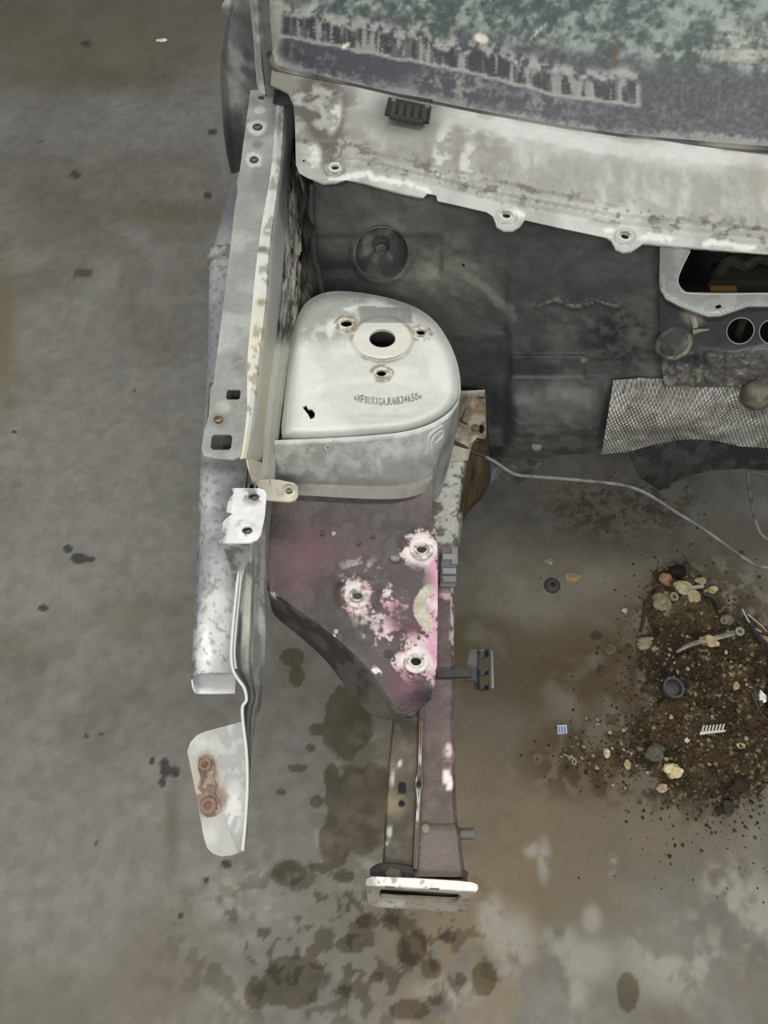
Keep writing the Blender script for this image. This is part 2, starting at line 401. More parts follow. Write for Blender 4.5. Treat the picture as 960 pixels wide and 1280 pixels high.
def floor_col(U, V, P):
    near = (P[:, 1] < 4.6) & (P[:, 1] > -0.4) & (abs(P[:, 0]) < 3)
    n1 = nz(P, 2.2, 1, 4); n2 = nz(P, 9, 2, 4); n3 = nz(P, 40, 3, 3); n4 = nz(P, 4.5, 4, 4)
    r = mix(c(122, 120, 114), c(108, 105, 98), sm(n1, 0.3, 0.8))
    r = mix(r, c(130, 128, 122), sm(n2, 0.5, 0.9) * 0.35)
    r = mix(r, c(132, 128, 120), sm(V, 1000, 1230) * blob(U, V, 500, 1250, 560, 260, .6) * (0.25 + 0.5 * sm(n4, .35, .65)))
    r = r * (0.94 + 0.12 * n3)[:, None]
    # old oil and rust film: strongest right of the body and at the near right
    br = blob(U, V, 760, 880, 330, 240, 0.5) * 0.75 + blob(U, V, 560, 1120, 170, 190, 0.6) * 0.5 + blob(U, V, 930, 1260, 150, 60, 0.6) * 0.7
    br = np.clip(br, 0, 1)
    r = mix(r, c(101, 92, 76), br * sm(n4, 0.2, 0.75) * 0.85)
    r = mix(r, c(128, 112, 86), blob(U, V, 545, 1160, 60, 190, 0.6, 8) * sm(n2 * .6 + n3 * .4, 0.25, 0.7) * 0.75)
    r = mix(r, c(80, 71, 53), np.clip(blob(U, V, 680, 835, 150, 54, 0.45, 4) + blob(U, V, 600, 800, 50, 36, .4), 0, 1) * sm(n2 * .6 + n4 * .4, 0.2, 0.55) * 0.75)
    r = mix(r, c(132, 112, 82), blob(U, V, 640, 1130, 44, 150, .6, 8) * sm(n2 * .5 + n3 * .5, .3, .65) * .7)
    r = mix(r, c(76, 66, 48), blob(U, V, 740, 850, 80, 26, .6, 8) * sm(n2, .15, .5) * .7)
    r = mix(r, c(120, 116, 106), blob(U, V, 660, 720, 110, 60, .6) * sm(n2, .25, .7) * .55 + blob(U, V, 930, 700, 80, 80, .6) * .4)
    r = mix(r, c(119, 108, 89), blob(U, V, 690, 1060, 190, 110, .6) * sm(n2 * .5 + n4 * .5, .3, .65) * .6)
    r = mix(r, c(76, 62, 42), blob(U, V, 800, 880, 120, 110, 0.5) * sm(n2, 0.1, 0.7) * 0.8)
    r = mix(r, c(96, 90, 70), blob(U, V, 90, 40, 260, 60, 0.7) * 0.5 + blob(U, V, 60, 1270, 160, 60, 0.7) * 0.45)
    r = mix(r, c(108, 96, 66), blob(U, V, 0, 420, 18, 90, 0.7) * 0.6)
    for (x, y, rx, ry, k) in [(205, 265, 70, 16, .35), (95, 100, 110, 16, .3), (60, 260, 60, 40, .25), (20, 810, 60, 26, .3), (180, 770, 60, 30, .25), (340, 500, 30, 200, 0.1), (210, 1200, 60, 60, .3), (215, 1040, 8, 70, .3)]:
        r = mix(r, c(88, 78, 60), blob(U, V, x, y, rx, ry, 0.7) * k * (0.5 + n2))
    m = np.zeros(len(U))
    for (x, y, rx, ry) in pale: m = np.maximum(m, blob(U, V, x, y, rx, ry, 0.6))
    r = mix(r, c(152, 148, 140), m * sm(n2 * 0.5 + n4 * 0.25 + n3 * .25, 0.38, 0.6) * 0.9)
    m = np.zeros(len(U))
    for (x, y, rx, ry) in damp: m = np.maximum(m, blob(U, V, x, y, rx, ry, 0.5))
    m = sm(m + (n2 - 0.5) * 0.6 + (n3 - 0.5) * 0.35, 0.42, 0.58) * near
    r = mix(r, r * c(0.72, 0.69, 0.62), m)
    # splashes around the rail end
    s = blob(U, V, 430, 1180, 190, 110, 0.5) * sm(nz(P, 30, 9, 4), 0.62, 0.70)
    r = mix(r, r * c(0.74, 0.72, 0.68), s)
    m = np.zeros(len(U))
    for (x, y, rx, ry) in flecks: m = np.maximum(m, blob(U, V, x, y, rx, ry, 0.5))
    r = mix(r, c(48, 46, 42), sm(m + (n3 - 0.5) * 0.5, 0.35, 0.7) * 0.75)
    # soil dust at the feet of the heap, dark grit under the dash
    g = blob(U, V, 755, 635, 70, 34, 0.7) * sm(nz(P, 70, 12, 4), 0.5, 0.66) + blob(U, V, 835, 615, 30, 50, 0.6) * sm(nz(P, 40, 13, 3), 0.5, 0.62)
    r = mix(r, c(58, 50, 38), np.clip(g, 0, 1) * 0.5)
    d = blob(U, V, 790, 950, 130, 50, 0.5) + blob(U, V, 880, 860, 110, 160, 0.3)
    r = mix(r, c(62, 52, 38), np.clip(d, 0, 1) * sm(n3 + n2 * 0.5, 0.5, 0.9) * 0.85)
    return r
def axis_pts(*segs):
    out = []
    for a, b, s in segs: out += list(np.arange(a, b - 1e-6, s))
    return A(out + [segs[-1][1]])
xs = axis_pts((-7, -2.4, 1.15), (-2.4, -1.1, 0.02), (-1.1, 1.15, 0.0055), (1.15, 2.2, 0.03), (2.2, 7, 1.2))
ys = axis_pts((-5, -0.3, 0.94), (-0.3, 1.75, 0.0055), (1.75, 4.4, 0.02), (4.4, 9.0, 1.15))
gx, gy = np.meshgrid(xs, ys); nx, ny = len(xs), len(ys)
FP = np.stack([gx.ravel(), gy.ravel(), np.zeros(nx * ny)], -1)
me = bpy.data.meshes.new('floor'); me.vertices.add(nx * ny); me.vertices.foreach_set('co', FP.astype(np.float32).ravel())
ii = (np.arange(ny - 1)[:, None] * nx + np.arange(nx - 1)[None]).ravel()
Q = np.stack([ii, ii + 1, ii + 1 + nx, ii + nx], -1)
me.loops.add(Q.size); me.loops.foreach_set('vertex_index', Q.ravel().astype(np.int32))
me.polygons.add(len(Q)); me.polygons.foreach_set('loop_start', (np.arange(len(Q)) * 4).astype(np.int32))
me.update(); me.validate()
colour_attr(me, FP, floor_col); me.materials.append(CONC)
fl = bpy.data.objects.new('floor', me); COL.objects.link(fl)
fl['kind'] = 'structure'; fl['label'] = 'stained grey concrete workshop floor with damp spots'

# ================================================================== CAR BODY SHELL
car = thing('car_body', (0.45, 1.3, 0.0), 'stripped front end of a white car body with dusty windscreen and bare strut tower', 'car body')

# ---------------- windscreen, pillar, cowl
WS_A, WS_B, WS_S = 1.416, -0.3236, 0.577
def ws_surf(off=0.0):
    def f(U, V):
        dx, dy, dz = rays(U, V)
        t = (1.01 - WS_S * WS_A - CAM_H - off) / (dz - WS_S * dy + WS_S * WS_B * dx)
        return np.stack([t * dx, t * dy, CAM_H + t * dz], -1)
    return f
tear = [(350, 42), (430, 58), (520, 75), (600, 92), (700, 118), (800, 130)]
green_edge = [(330, 12), (420, 14), (500, 28), (560, 44), (620, 58), (700, 70), (800, 76), (880, 82), (960, 92), (1300, 110)]
ws_bot = [(337, 55), (341, 76), (354, 87), (420, 102), (480, 116), (560, 133), (600, 141), (700, 159), (780, 171), (870, 179), (960, 186), (1120, 194), (1300, 198)]
def ws_col(U, V, P):
    ge = np.interp(U, [p[0] for p in green_edge], [p[1] for p in green_edge])
    bt = np.interp(U, [p[0] for p in ws_bot], [p[1] for p in ws_bot])
    ty = np.interp(U, [p[0] for p in tear], [p[1] for p in tear])
    n1 = nz(P, 14, 21, 5); n2 = nz(P, 50, 22, 4); n3 = nz(P, 150, 23, 2)
    g = n1 * .35 + n2 * .4 + n3 * .25
    up = 1 - sm(V - ge + (n1 - 0.5) * 30, -8, 10)
    frit = mix(c(54, 57, 63), c(112, 113, 113), sm(g, 0.5, 0.8) * 0.5)
    gl = mix(c(66, 78, 75), c(128, 138, 131), sm(g, 0.28, 0.68))
    r = mix(frit, gl, up)
    a = 0.97 - up * 0.25 * (1 - sm(n2, 0.4, 0.7))
    L = sm(U, 344, 350) * (1 - sm(U, 798, 804))
    one = lambda f_, s_: nz(np.stack([U * 0.001, V * 0.00012, V * 0], -1), f_, s_, 3)
    top_e = -24 + (one(60, 27) - 0.5) * 12
    bandw = sm(V - ty, top_e - 3, top_e + 3) * (1 - sm(V - ty, 0, 3)) * L
    r = mix(r, c(36, 38, 42), bandw * 0.92)
    r = mix(r, c(146, 145, 140), bandw * sm(one(150, 24), 0.62, 0.74) * 0.75)
    r = mix(r, c(146, 145, 140), bandw * sm(one(240, 25), 0.5, 0.8) * 0.4)
    r = mix(r, c(146, 145, 140), (1 - sm(abs(V - ty - 2 + (n2 - .5) * 4), 1.0, 3.5)) * L * 0.85)
    hi = sm(V - ty, top_e - 22, top_e - 8) * (1 - sm(V - ty, top_e - 3, top_e + 2)) * L
    r = mix(r, c(150, 149, 143), hi * sm(n2 * .6 + n3 * .4, 0.3, 0.55) * 0.85)
    e = bt - V
    r = mix(r, c(136, 136, 131), (1 - sm(e + (n1 - .5) * 12 + (n3 - .5) * 10, 2, 13)) * 0.8)
    r = mix(r, c(146, 144, 137), (1 - sm(U - 336 + (n1 - .5) * 10, 8, 20)) * 0.9)
    pt = blob(U, V, 560, 112, 60, 24, 0.6) + blob(U, V, 670, 132, 50, 14, 0.6) * 0.7 + blob(U, V, 380, 75, 30, 18, .6) * .5
    r = mix(r, c(138, 136, 130), np.clip(pt, 0, 1) * sm(n2 * .5 + n3 * .5, 0.46, 0.68) * 0.65)
    sc = sm(V, 26, 42) * (1 - sm(V, 72, 80)) * sm(U + (V - 40) * 0.6 + (n2 - .5) * 20, 890, 900)
    r = mix(r, c(158, 157, 146), sc * sm(nz(np.stack([U / 9000, V / 1000, V * 0], -1), 170, 26, 3) * .6 + n3 * .4, 0.3, 0.55) * 0.85)
    r = mix(r, c(205, 198, 178), blob(U, V, 602, 48, 9, 6, 0.3, 20) + blob(U, V, 432, 57, 6, 2.4, 0.3, -30))
    r = mix(r, c(84, 70, 50), (blob(U, V, 770, 68, 5, 12, 0.5) + blob(U, V, 896, 104, 6, 5, 0.5)) * 0.8 * sm(n3, .3, .5))
    r = mix(r, c(176, 180, 172), (1 - sm(dline(U, V, [(662, 50), (676, 36), (683, 30)]), .6, 1.6)) * .7)
    a = np.maximum(a, 0.9 * bandw); a = np.where(e < 22, 1.0, a)
    return np.hstack([r, np.clip(a, 0, 1)[:, None]])
ws_poly = [(334, -150), (335, 0), (336, 40)] + ws_bot + [(1300, -150)]
wind = sheet('windshield', ws_poly, ws_surf(), ws_col, GLASS, car, step=4.5, thick=0.005)
wind['label'] = 'dusty green windscreen glass with torn black band'
rub = ws_surf(0.002)(A([p[0] for p in ws_bot]) - 1, A([p[1] for p in ws_bot]) + 1)
tube('windshield_seal', rub, 0.0055, lambda U, V, P: mix(c(58, 57, 54), c(118, 115, 108), sm(nz(P, 30, 31), 0.4, 0.7)), PLAST, car, 8, 3)
# dashboard seen through the pane
dash_c = lambda U, V, P: mix(c(44, 48, 48), c(92, 98, 92), sm(nz(P, 30, 33, 4), 0.5, 0.8))
dsh = loft('dashboard', [[(-0.22, 1.50, 0.93), (-0.22, 2.1, 1.0), (-0.22, 2.35, 0.6)], [(0.3, 1.38, 0.93), (0.3, 2.1, 1.02), (0.3, 2.35, 0.6)], [(1.2, 1.16, 0.93), (1.2, 2.1, 1.02), (1.2, 2.35, 0.6)]], dash_c, PLAST, car, 0.004, 14, 10)
for px in (640, 682, 742):
    p = ws_surf(0.05)(A([px - 12, px + 12, px + 12, px - 12]), A([8, 8, -6, -6]))
    block('defrost_vent', p, 0.008, c(104, 122, 112), PLAST, dsh)

def cowl_z(U, V):
    V = A(V); top = np.interp(U, [p[0] for p in ws_bot], [p[1] for p in ws_bot]); bot = np.interp(U, [372, 450, 530, 620, 760, 960, 1300], [224, 226, 246, 270, 297, 318, 330])
    t = np.clip((V - top) / (bot - top), 0, 1)
    z = np.interp(t, [0, 0.2, 0.74, 0.8, 0.86, 1], [1.004, 0.998, 0.975, 0.966, 0.968, 0.955])
    for (x, y) in ((418, 210), (633, 270), (781, 296)):
        d = np.hypot(U - x, (V - y) * 1.3); z = z + 0.004 * sm(d, 6, 9) * (1 - sm(d, 11, 15))
    return z
ridge = [(430, 176), (470, 192), (540, 207), (620, 226), (700, 244), (800, 264), (960, 288), (1300, 306)]
def cowl_col(U, V, P):
    n1 = nz(P, 9, 41, 4); n2 = nz(P, 34, 42, 4); n3 = nz(P * c(1, .25, .25), 60, 43, 3)
    r = mix(c(154, 155, 149), c(178, 179, 174), sm(n1, 0.3, 0.7))
    ry = np.interp(U, [p[0] for p in ridge], [p[1] for p in ridge]); bt = np.interp(U, [p[0] for p in ws_bot], [p[1] for p in ws_bot])
    # wash-down dirt streaks below the bright strip
    bandm = sm(V - bt, 26, 44) * (1 - sm(V - ry, -6, 2))
    r = mix(r, c(146, 144, 136), bandm * sm(n3 * 0.5 + n1 * 0.25 + n2 * 0.25, 0.34, 0.66) * 0.7)
    dark = blob(U, V, 585, 195, 52, 42, 0.3) * 0.8 + blob(U, V, 400, 160, 46, 66, 0.5) * 0.95 + blob(U, V, 500, 180, 80, 26, 0.5) * 0.5
    r = mix(r, c(138, 136, 128), np.clip(dark, 0, 1) * (0.4 + 0.6 * sm(n2, 0.3, 0.6)))
    r = mix(r, c(88, 85, 79), np.clip(blob(U, V, 390, 122, 46, 34, 0.6) * sm(n2 * .7 + n1 * .3, 0.28, 0.55) * 0.9 + blob(U, V, 408, 165, 20, 44, 0.6, -14) * sm(n2, 0.35, 0.6) * 0.9, 0, .9))
    r = mix(r, c(132, 128, 118), blob(U, V, 350, 100, 26, 22, .5) * .8)
    r = mix(r, c(70, 69, 66), blob(U, V, 508, 140, 40, 26, 0.5) * 0.6)
    r = mix(r, c(206, 205, 198), (blob(U, V, 418, 145, 8, 22, 0.4, 12) + blob(U, V, 392, 195, 10, 16, 0.4)) * sm(n2, 0.35, 0.5) * 0.9)
    r = mix(r, c(204, 203, 196), (blob(U, V, 553, 190, 12, 36, 0.35, 8) + blob(U, V, 585, 200, 10, 26, 0.3, 10)) * sm(n2, 0.35, 0.55) * 0.8)
    r = mix(r, c(120, 116, 106), (1 - sm(abs(V - ry), 1, 4)) * sm(n2, 0.3, 0.6) * 0.55)
    r = mix(r, c(90, 84, 72), (1 - sm(abs(V - ry - 8), 5, 26)) * sm(nz(P, 70, 44, 3), 0.66, 0.74) * 0.6)
    r = mix(r, c(208, 209, 206), (1 - sm(abs(V - bt - 14 + (n2 - .5) * 10), 6, 16)) * sm(U, 500, 620) * 0.6)
    bot = np.interp(U, [372, 450, 530, 620, 760, 820, 960, 1300], [224, 226, 246, 270, 297, 306, 318, 330])
    r = mix(r, c(228, 227, 222), (1 - sm(abs(V - bot + 8 + (n2 - .5) * 10), 2, 6)) * sm(nz(P, 22, 45), 0.52, 0.62) * 0.7)
    r = mix(r, c(150, 146, 136), blob(U, V, 945, 230, 12, 30, 0.5) * 0.6)
    return r
cowl_poly = [(340, 86), (346, 84), (354, 88)] + [(p[0], p[1] + 1) for p in ws_bot[3:]] + [(1300, 330), (1120, 326), (960, 318), (880, 311), (804, 304), (797, 309), (789, 314), (779, 315), (770, 311), (764, 300), (758, 297), (700, 285),
             (656, 275), (650, 283), (641, 288), (630, 288), (621, 283), (616, 270), (608, 265), (547, 251), (545, 244), (534, 242), (529, 247), (500, 241), (452, 228), (432, 225), (420, 228), (404, 229), (384, 222), (374, 216), (370, 205), (369, 160), (367, 132), (360, 116), (348, 110), (338, 106)]
cowl = sheet('cowl_panel', cowl_poly, lambda U, V: PZ(U, V, cowl_z(U, V)), cowl_col, PAINT, car, holes=[ell(419, 210, 5, 4.2), ell(633, 270, 4.6, 4.6), ell(781, 296, 4.8, 4.6)], step=4, thick=0.003)
cowl['label'] = 'dirty white cowl panel below the windscreen'
for (x, y) in ((419, 210), (633, 270), (781, 296)):
    p = PZ(x, y, float(cowl_z(A([x]), A([y]))[0]) + 0.001)
    ring('hole_rim', p, (0, -0.1, 1), 0.0125, 0.0072, 0.0025, c(196, 196, 190), PAINT, cowl, 20)
# black clip plate left on the cowl
cp = PZ(A([481, 536, 541, 487]), A([147, 158, 131, 121]), 0.993)
con = block('connector_clip', cp, 0.010, c(44, 44, 43), PLAST, car); con['label'] = 'black plastic clip plate with ribs'
for i in range(5):
    x = 491 + i * 9.5; y = 136 + i * 2.0
    p = PZ(A([x - 3, x + 3, x + 5, x - 1]), A([y + 9, y + 10.5, y - 5, y - 6.5]), 1.003); block('rib', p, 0.005, c(58, 57, 54), PLAST, con)
for (x, y) in ((492, 127), (534, 134)):
    lathe('stud', PZ(x, y, 1.003), (0, 0, 1), [(0.0045, 0), (0.0045, 0.005), (0.003, 0.007)], c(120, 118, 112), DIRTY, con, 10)
p = PZ(A([487, 528, 530, 488]), A([149, 157, 153, 145]), 1.003); block('lower_bar', p, 0.005, c(54, 53, 51), PLAST, con)

# A pillar and hinge pillar
pil_c = lambda U, V, P: mix(mix(c(214, 214, 208), c(168, 167, 160), sm(nz(P, 18, 51), 0.45, 0.7)), c(96, 95, 90), sm(U, np.interp(V, [0, 118], [322, 333]), np.interp(V, [0, 118], [325, 336])) * .6 + sm(nz(P, 40, 52), 0.65, 0.75) * 0.3)
pr = [(-120, 300, 313, 334), (-40, 306, 317, 334), (0, 312, 321, 335), (40, 316, 324, 337), (80, 319, 327, 341), (104, 321, 330, 346), (118, 323, 332, 350)]
secs = []
for r_, a, b, d_ in pr:
    z0 = 0.93 + (118 - r_) * 0.0019
    secs.append([PZ(a, r_, z0 - 0.06), PZ(a + 3, r_, z0 - 0.004), PZ(b, r_, z0), PZ(b + 2, r_, z0 - 0.008), PZ(d_ - 3, r_ + 1, z0 - 0.010), PZ(d_ + 2, r_ + 1, z0 - 0.012)])
loft('windshield_pillar', secs, pil_c, PAINT, car, 0.003, 8, 4, True, False)
hp = []
for r_, l in ((-40, 283), (0, 285), (20, 284), (45, 280), (75, 276), (110, 276), (150, 278), (185, 282), (205, 286), (217, 289)):
    rr_ = np.interp(r_, [-40, 100, 180, 217], [330, 332, 325, 312]); Y0 = 1.62 + 0.0004 * r_
    hp.append([PYp(l, r_, Y0 + 0.10), PYp(l + 1.5, r_, Y0 + 0.05), PYp(l + 8, r_, Y0 + 0.015), PYp(l + 22, r_, Y0), PYp(rr_, r_, Y0)])
def hp_col(U, V, P):
    n = nz(P, 12, 54); n2 = nz(P, 60, 55, 3)
    r = mix(c(112, 114, 114), c(168, 169, 166), blob(U, V, 304, 100, 24, 80, 0.7) * sm(n, 0.2, 0.6))  # lit grey centre painted into the panel colour
    r = mix(r, c(42, 44, 46), blob(U, V, 285, 200, 24, 50, 0.6) * 0.7 + (1 - sm(abs(U - np.interp(V, [0, 75, 217], [286, 278, 290])), 2, 7)) * 0.3)
    r = mix(r, c(150, 150, 146), (1 - sm(V, 6, 26)) * 0.8)
    return r * (0.9 + 0.2 * n2)[:, None]
loft('hinge_pillar', hp, hp_col, GALV, car, 0.003, 12, 10, True, True)['label'] = 'dark curved pillar panel at the door edge'
loft('mirror_corner', [[PYp(279, 3, 1.58), PYp(286, -4, 1.57), PYp(294, 0, 1.58)], [PYp(277, 9, 1.58), PYp(286, 8, 1.56), PYp(292, 10, 1.58)], [PYp(281, 18, 1.59), PYp(286, 20, 1.58), PYp(289, 20, 1.59)]], c(158, 157, 150), PAINT, car, 0.004, 5, 5, True, True)

# ---------------- upper apron rail on the left
fz = row_z((100, 0.925), (570, 0.885))
def fl_col(U, V, P):
    n1 = nz(P, 10, 61); n2 = nz(P, 45, 62); n3 = nz(P, 5, 63)
    r = mix(c(166, 167, 162), c(143, 145, 141), sm(n1, 0.35, 0.7)); r = mix(r, c(128, 129, 124), sm(n3, 0.5, 0.8) * 0.5)
    r = mix(r, c(120, 118, 110), blob(U, V, 300, 455, 9, 14, 0.7) * sm(n2, 0.4, 0.6) * 0.8)
    for (x, y, q) in ((325, 139, 6), (322, 158, 12), (318, 199, 11), (327, 122, 4)):
        d = np.hypot((U - x), (V - y) * 1.1)
        r = mix(r, c(206, 212, 216), (1 - sm(d + (n2 - .5) * 5, q - 2, q + 1)) * 0.75)
    r = mix(r, c(112, 92, 78), blob(U, V, 322, 181, 6, 5, 0.6) * 0.5 + blob(U, V, 274, 526, 10, 8, 0.6) * 0.55)
    r = mix(r, c(190, 186, 176), blob(U, V, 280, 508, 8, 8, 0.7) * 0.6)
    return r
Lf = [(313, 113), (308, 150), (300, 212), (296, 226), (297, 240), (293, 262), (288, 310), (280, 375), (271, 445), (267, 478), (263, 486), (261, 520), (255, 542), (252, 560), (255, 570), (270, 573), (291, 574.5)]
Rf = [(300, 571), (303, 560), (307, 540), (309, 480), (310, 440), (316, 375), (321, 325), (328, 275), (340, 200), (347, 116), (344, 111)]
rrect = lambda x0, y0, x1, y1, k=2.5, sk=0: [(x0 + k + sk, y0), (x1 - k + sk, y0), (x1 + sk, y0 + k), (x1, y1 - k), (x1 - k, y1), (x0 + k, y1), (x0, y1 - k), (x0 + sk, y0 + k)]
flange = sheet('fender_flange', Lf + Rf, lambda U, V: PZ(U, V, fz(V)), fl_col, GALV, car,
               holes=[ell(327, 122, 4, 3.4), ell(322, 158.5, 6.4, 5), ell(317.5, 199.5, 6, 5), rrect(282.5, 487, 300, 499.5, 2, 1), rrect(263, 543, 289, 562.5, 3, 1.5), ell(273, 524.5, 6, 5.2)], step=3.5, thick=0.0022)
flange['label'] = 'long grey fender mounting flange'
for (x, y, r_) in ((327, 122, 0.0055), (322, 158.5, 0.009), (317.5, 199.5, 0.0085), (273, 524.5, 0.0062)):
    cc_ = c(116, 102, 92) if y < 300 else c(146, 128, 112)
    o = lathe('weld_nut', PZ(x, y, float(fz(y)) - 0.009), (0, 0, 1), [(r_ * 1.3, 0), (r_ * 1.3, 0.004), (r_ * 0.75, 0.0055), (r_ * 0.7, 0.003), (r_ * 0.2, 0.002)], cc_, RUST, flange, 14)
sheet('flange_hole_shade', [(262, 478), (304, 478), (300, 566), (256, 566)], lambda U, V: PZ(U, V, fz(V) - 0.03), c(84, 84, 82), DIRTY, flange, step=6, thick=0.002)  # dark plate added under the flange holes in place of shade
# rolled edge + web
Bv = {113: 358, 200: 353, 275: 343, 325: 337, 375: 334, 440: 326, 480: 322, 520: 318, 560: 312, 573: 309}
Wb = {113: 372, 200: 363, 275: 358, 325: 354, 375: 350, 440: 342, 480: 337, 520: 333, 560: 331, 573: 326}
RfD = {113: 346, 200: 340, 275: 328, 325: 321, 375: 316, 440: 310, 480: 309, 520: 308, 560: 303, 573: 300}
def web_col(U, V, P):
    n1 = nz(P, 12, 65); n2 = nz(P, 60, 66)
    bx = np.interp(V, list(Bv), list(Bv.values())); e = U - bx
    r = mix(c(205, 206, 200), c(190, 192, 188), sm(n1, 0.3, 0.7))
    r = mix(r, c(214, 209, 182), sm(V, 330, 430) * sm(n1, 0.25, 0.6) * 0.8)
    r = mix(r, c(178, 181, 178), sm(e, 1, 6) * (1 - sm(V, 400, 500)) * 0.8)
    r = mix(r, c(196, 190, 166), sm(e, 1, 6) * sm(V, 400, 500) * 0.7)
    r = mix(r, c(112, 108, 98), (1 - sm(abs(e + 6), 4, 9)) * sm(n2, 0.62, 0.72) * 0.5)
    r = mix(r, c(120, 114, 100), blob(U, V, 327, 312, 8, 4, 0.6) + blob(U, V, 327, 378, 6, 4, 0.6) * 0.7 + blob(U, V, 308, 458, 5, 6, 0.6) * 0.7)
    return r
secs = []
for y in Bv:
    z = float(fz(y)); a, b, d_ = RfD[y], Bv[y], Wb[y]; dz = 0.075 if y < 500 else 0.075 + (y - 500) * 0.0002
    Y = Yrow(y, z)
    secs.append([PZ(a, y, z), PZ((a * 2 + b) / 3, y, z + 0.001), PZ(b - 2, y, z - 0.003), PZ(b + 1, y + 1, z - 0.012), PZ((b + d_) / 2 + 1, y + 3, z - 0.045), PZ(d_, y + 6, z - dz)])
web = loft('apron_web', secs, web_col, PAINT, car, 0.002, 18, 7)
# tapering front tip of the web
loft('web_tip', [[PZ(309, 572, 0.875), PZ(318, 575, 0.85), PZ(327, 578, 0.81)], [PZ(312, 588, 0.86), PZ(319, 590, 0.84), PZ(326, 592, 0.81)], [PZ(317, 606, 0.82), PZ(320, 607, 0.815), PZ(324, 607, 0.81)]], c(206, 200, 178), PAINT, web, 0.002, 5, 4)
# crumpled inner apron
Ia = {113: 376, 200: 372, 275: 377, 325: 374, 375: 371, 440: 363, 480: 357, 520: 351, 560: 346, 600: 342}
def ia_col(U, V, P):
    wx = np.interp(V, list(Wb), list(Wb.values())); ix = np.interp(V, list(Ia), list(Ia.values())); t = (U - wx) / np.maximum(ix - wx, 1)
    n1 = nz(P * c(1, .12, 1), 60, 68); n2 = nz(P * c(1, .08, 1), 150, 69, 3)
    r = mix(c(132, 130, 123), c(172, 170, 160), sm(n1, 0.35, 0.65)); r = mix(r, c(178, 178, 170), sm(V, 400, 430))
    up = 1 - sm(V, 405, 440)
    r = mix(r, c(44, 43, 40), sm(n2, 0.54, 0.64) * up * 0.9)
    r = mix(r, c(96, 92, 84), sm(n1, 0.55, 0.75) * up * 0.7)
    return r
def crumple(P):
    U, V = proj(P); k = (1 - sm(V, 390, 430))[:, None]; a = nz(P * c(1, .12, 1), 60, 70, 4) - 0.5; b = nz(P * c(1, .12, 1), 70, 71, 4) - 0.5
    return P + np.stack([a * 0.012, b * 0, b * 0.026], -1) * k
secs = []
for y in Ia:
    z = float(fz(y)) - 0.075; w0 = np.interp(y, list(Wb), list(Wb.values()))
    secs.append([PZ(w0 - 1, y + 6, z + 0.002), PZ(w0 * .65 + Ia[y] * .35, y + 5, z - 0.008), PZ(w0 * .3 + Ia[y] * .7, y + 5, z + 0.004), PZ(Ia[y], y + 5, z - 0.006), PZ(Ia[y] + 4, y + 8, z - 0.09)])
loft('inner_apron', secs, ia_col, GALV, car, 0.002, 14, 8, disp=crumple)['label'] = 'crumpled inner apron edge'
# side of the footwell, dark sealant
sw_c = lambda U, V, P: mix(c(34, 34, 33), c(104, 103, 98), sm(nz(P * c(1, .5, 1), 26, 73), 0.45, 0.75) * sm(V, 250, 330))
loft('footwell_side', [[PZ(374, 190, 0.85), PYp(379, 200, 1.24), PYp(392, 216, 1.262)], [PZ(377, 260, 0.83), PYp(384, 262, 1.2), PYp(389, 250, 1.262)], [PZ(378, 320, 0.82), PYp(386, 320, 1.16), PYp(392, 318, 1.25)], [PZ(374, 372, 0.80), PYp(384, 380, 1.1), PYp(400, 380, 1.245)], [PZ(370, 430, 0.76), PYp(390, 440, 1.1), PYp(404, 440, 1.23)]], sw_c, FELT, car, 0.003, 8, 8, disp=lambda P: P + np.stack([(nz(P * c(1, .6, 1), 18, 74, 3) - .5) * 0.02, P[:, 0] * 0, P[:, 0] * 0], -1))

# ---------------- lower outer tube of the apron
tz = 0.74
def tb_col(U, V, P):
    n1 = nz(P, 9, 81); n2 = nz(P, 50, 82)
    r = mix(c(134, 137, 139), c(160, 163, 164), sm(n1, 0.3, 0.7))
    r = mix(r, c(212, 212, 210), (blob(U, V, 268, 765, 20, 75, 0.6, 6) + blob(U, V, 254, 815, 10, 30, 0.6) + blob(U, V, 260, 620, 16, 20, 0.6) * 0.6) * sm(n2 * .5 + n1 * .5, 0.15, 0.7) * 0.8)
    r = mix(r, c(96, 98, 100), (1 - sm(V, 240, 330)) * 0.75)
    r = mix(r, c(70, 72, 74), blob(U, V, 285, 580, 40, 10, 0.6) * 0.5 + (1 - sm(U - np.interp(V, [560, 845], [250, 241]), 1, 5)) * sm(V, 560, 600) * sm(n2, 0.4, 0.6) * 0.6)
    r = mix(r, c(88, 88, 84), sm(nz(P, 160, 83, 2), 0.72, 0.82) * 0.4)
    r = mix(r, c(222, 224, 224), sm(V, 838, 846) * (P[:, 2] < 0.72))  # inside of the tube end painted pale to offset its shade
    return r
rows = [(215, 288), (262, 277), (310, 266), (330, 263), (420, 261), (500, 257), (572, 252), (650, 249), (720, 246), (790, 243), (842, 241)]
secs = []
for r_, l in rows:
    Y = Yrow(r_, tz); xr = np.interp(r_, [215, 500, 680, 842], [330, 318, 300, 295])
    secs.append([PT(xr, Y, tz - 0.040), PT(l + 16, Y, tz - 0.042), PT(l + 5, Y, tz - 0.034), PT(l, Y, tz - 0.020), PT(l + 5, Y, tz - 0.006), PT(l + 16, Y, tz), PT((l + xr) / 2 + 6, Y, tz + 0.002), PT(xr, Y, tz)])
for j_ in range(3): secs[-1][j_] = secs[-1][j_] + c(0, -0.014, 0)  # lower lip pushed forward to catch the light
atube = loft('apron_tube', secs, tb_col, GALV, car, 0.002, 22, 8, True, True, flip=False); atube['label'] = 'rounded grey side tube with bare worn patches'
Yb = Yrow(316, tz)
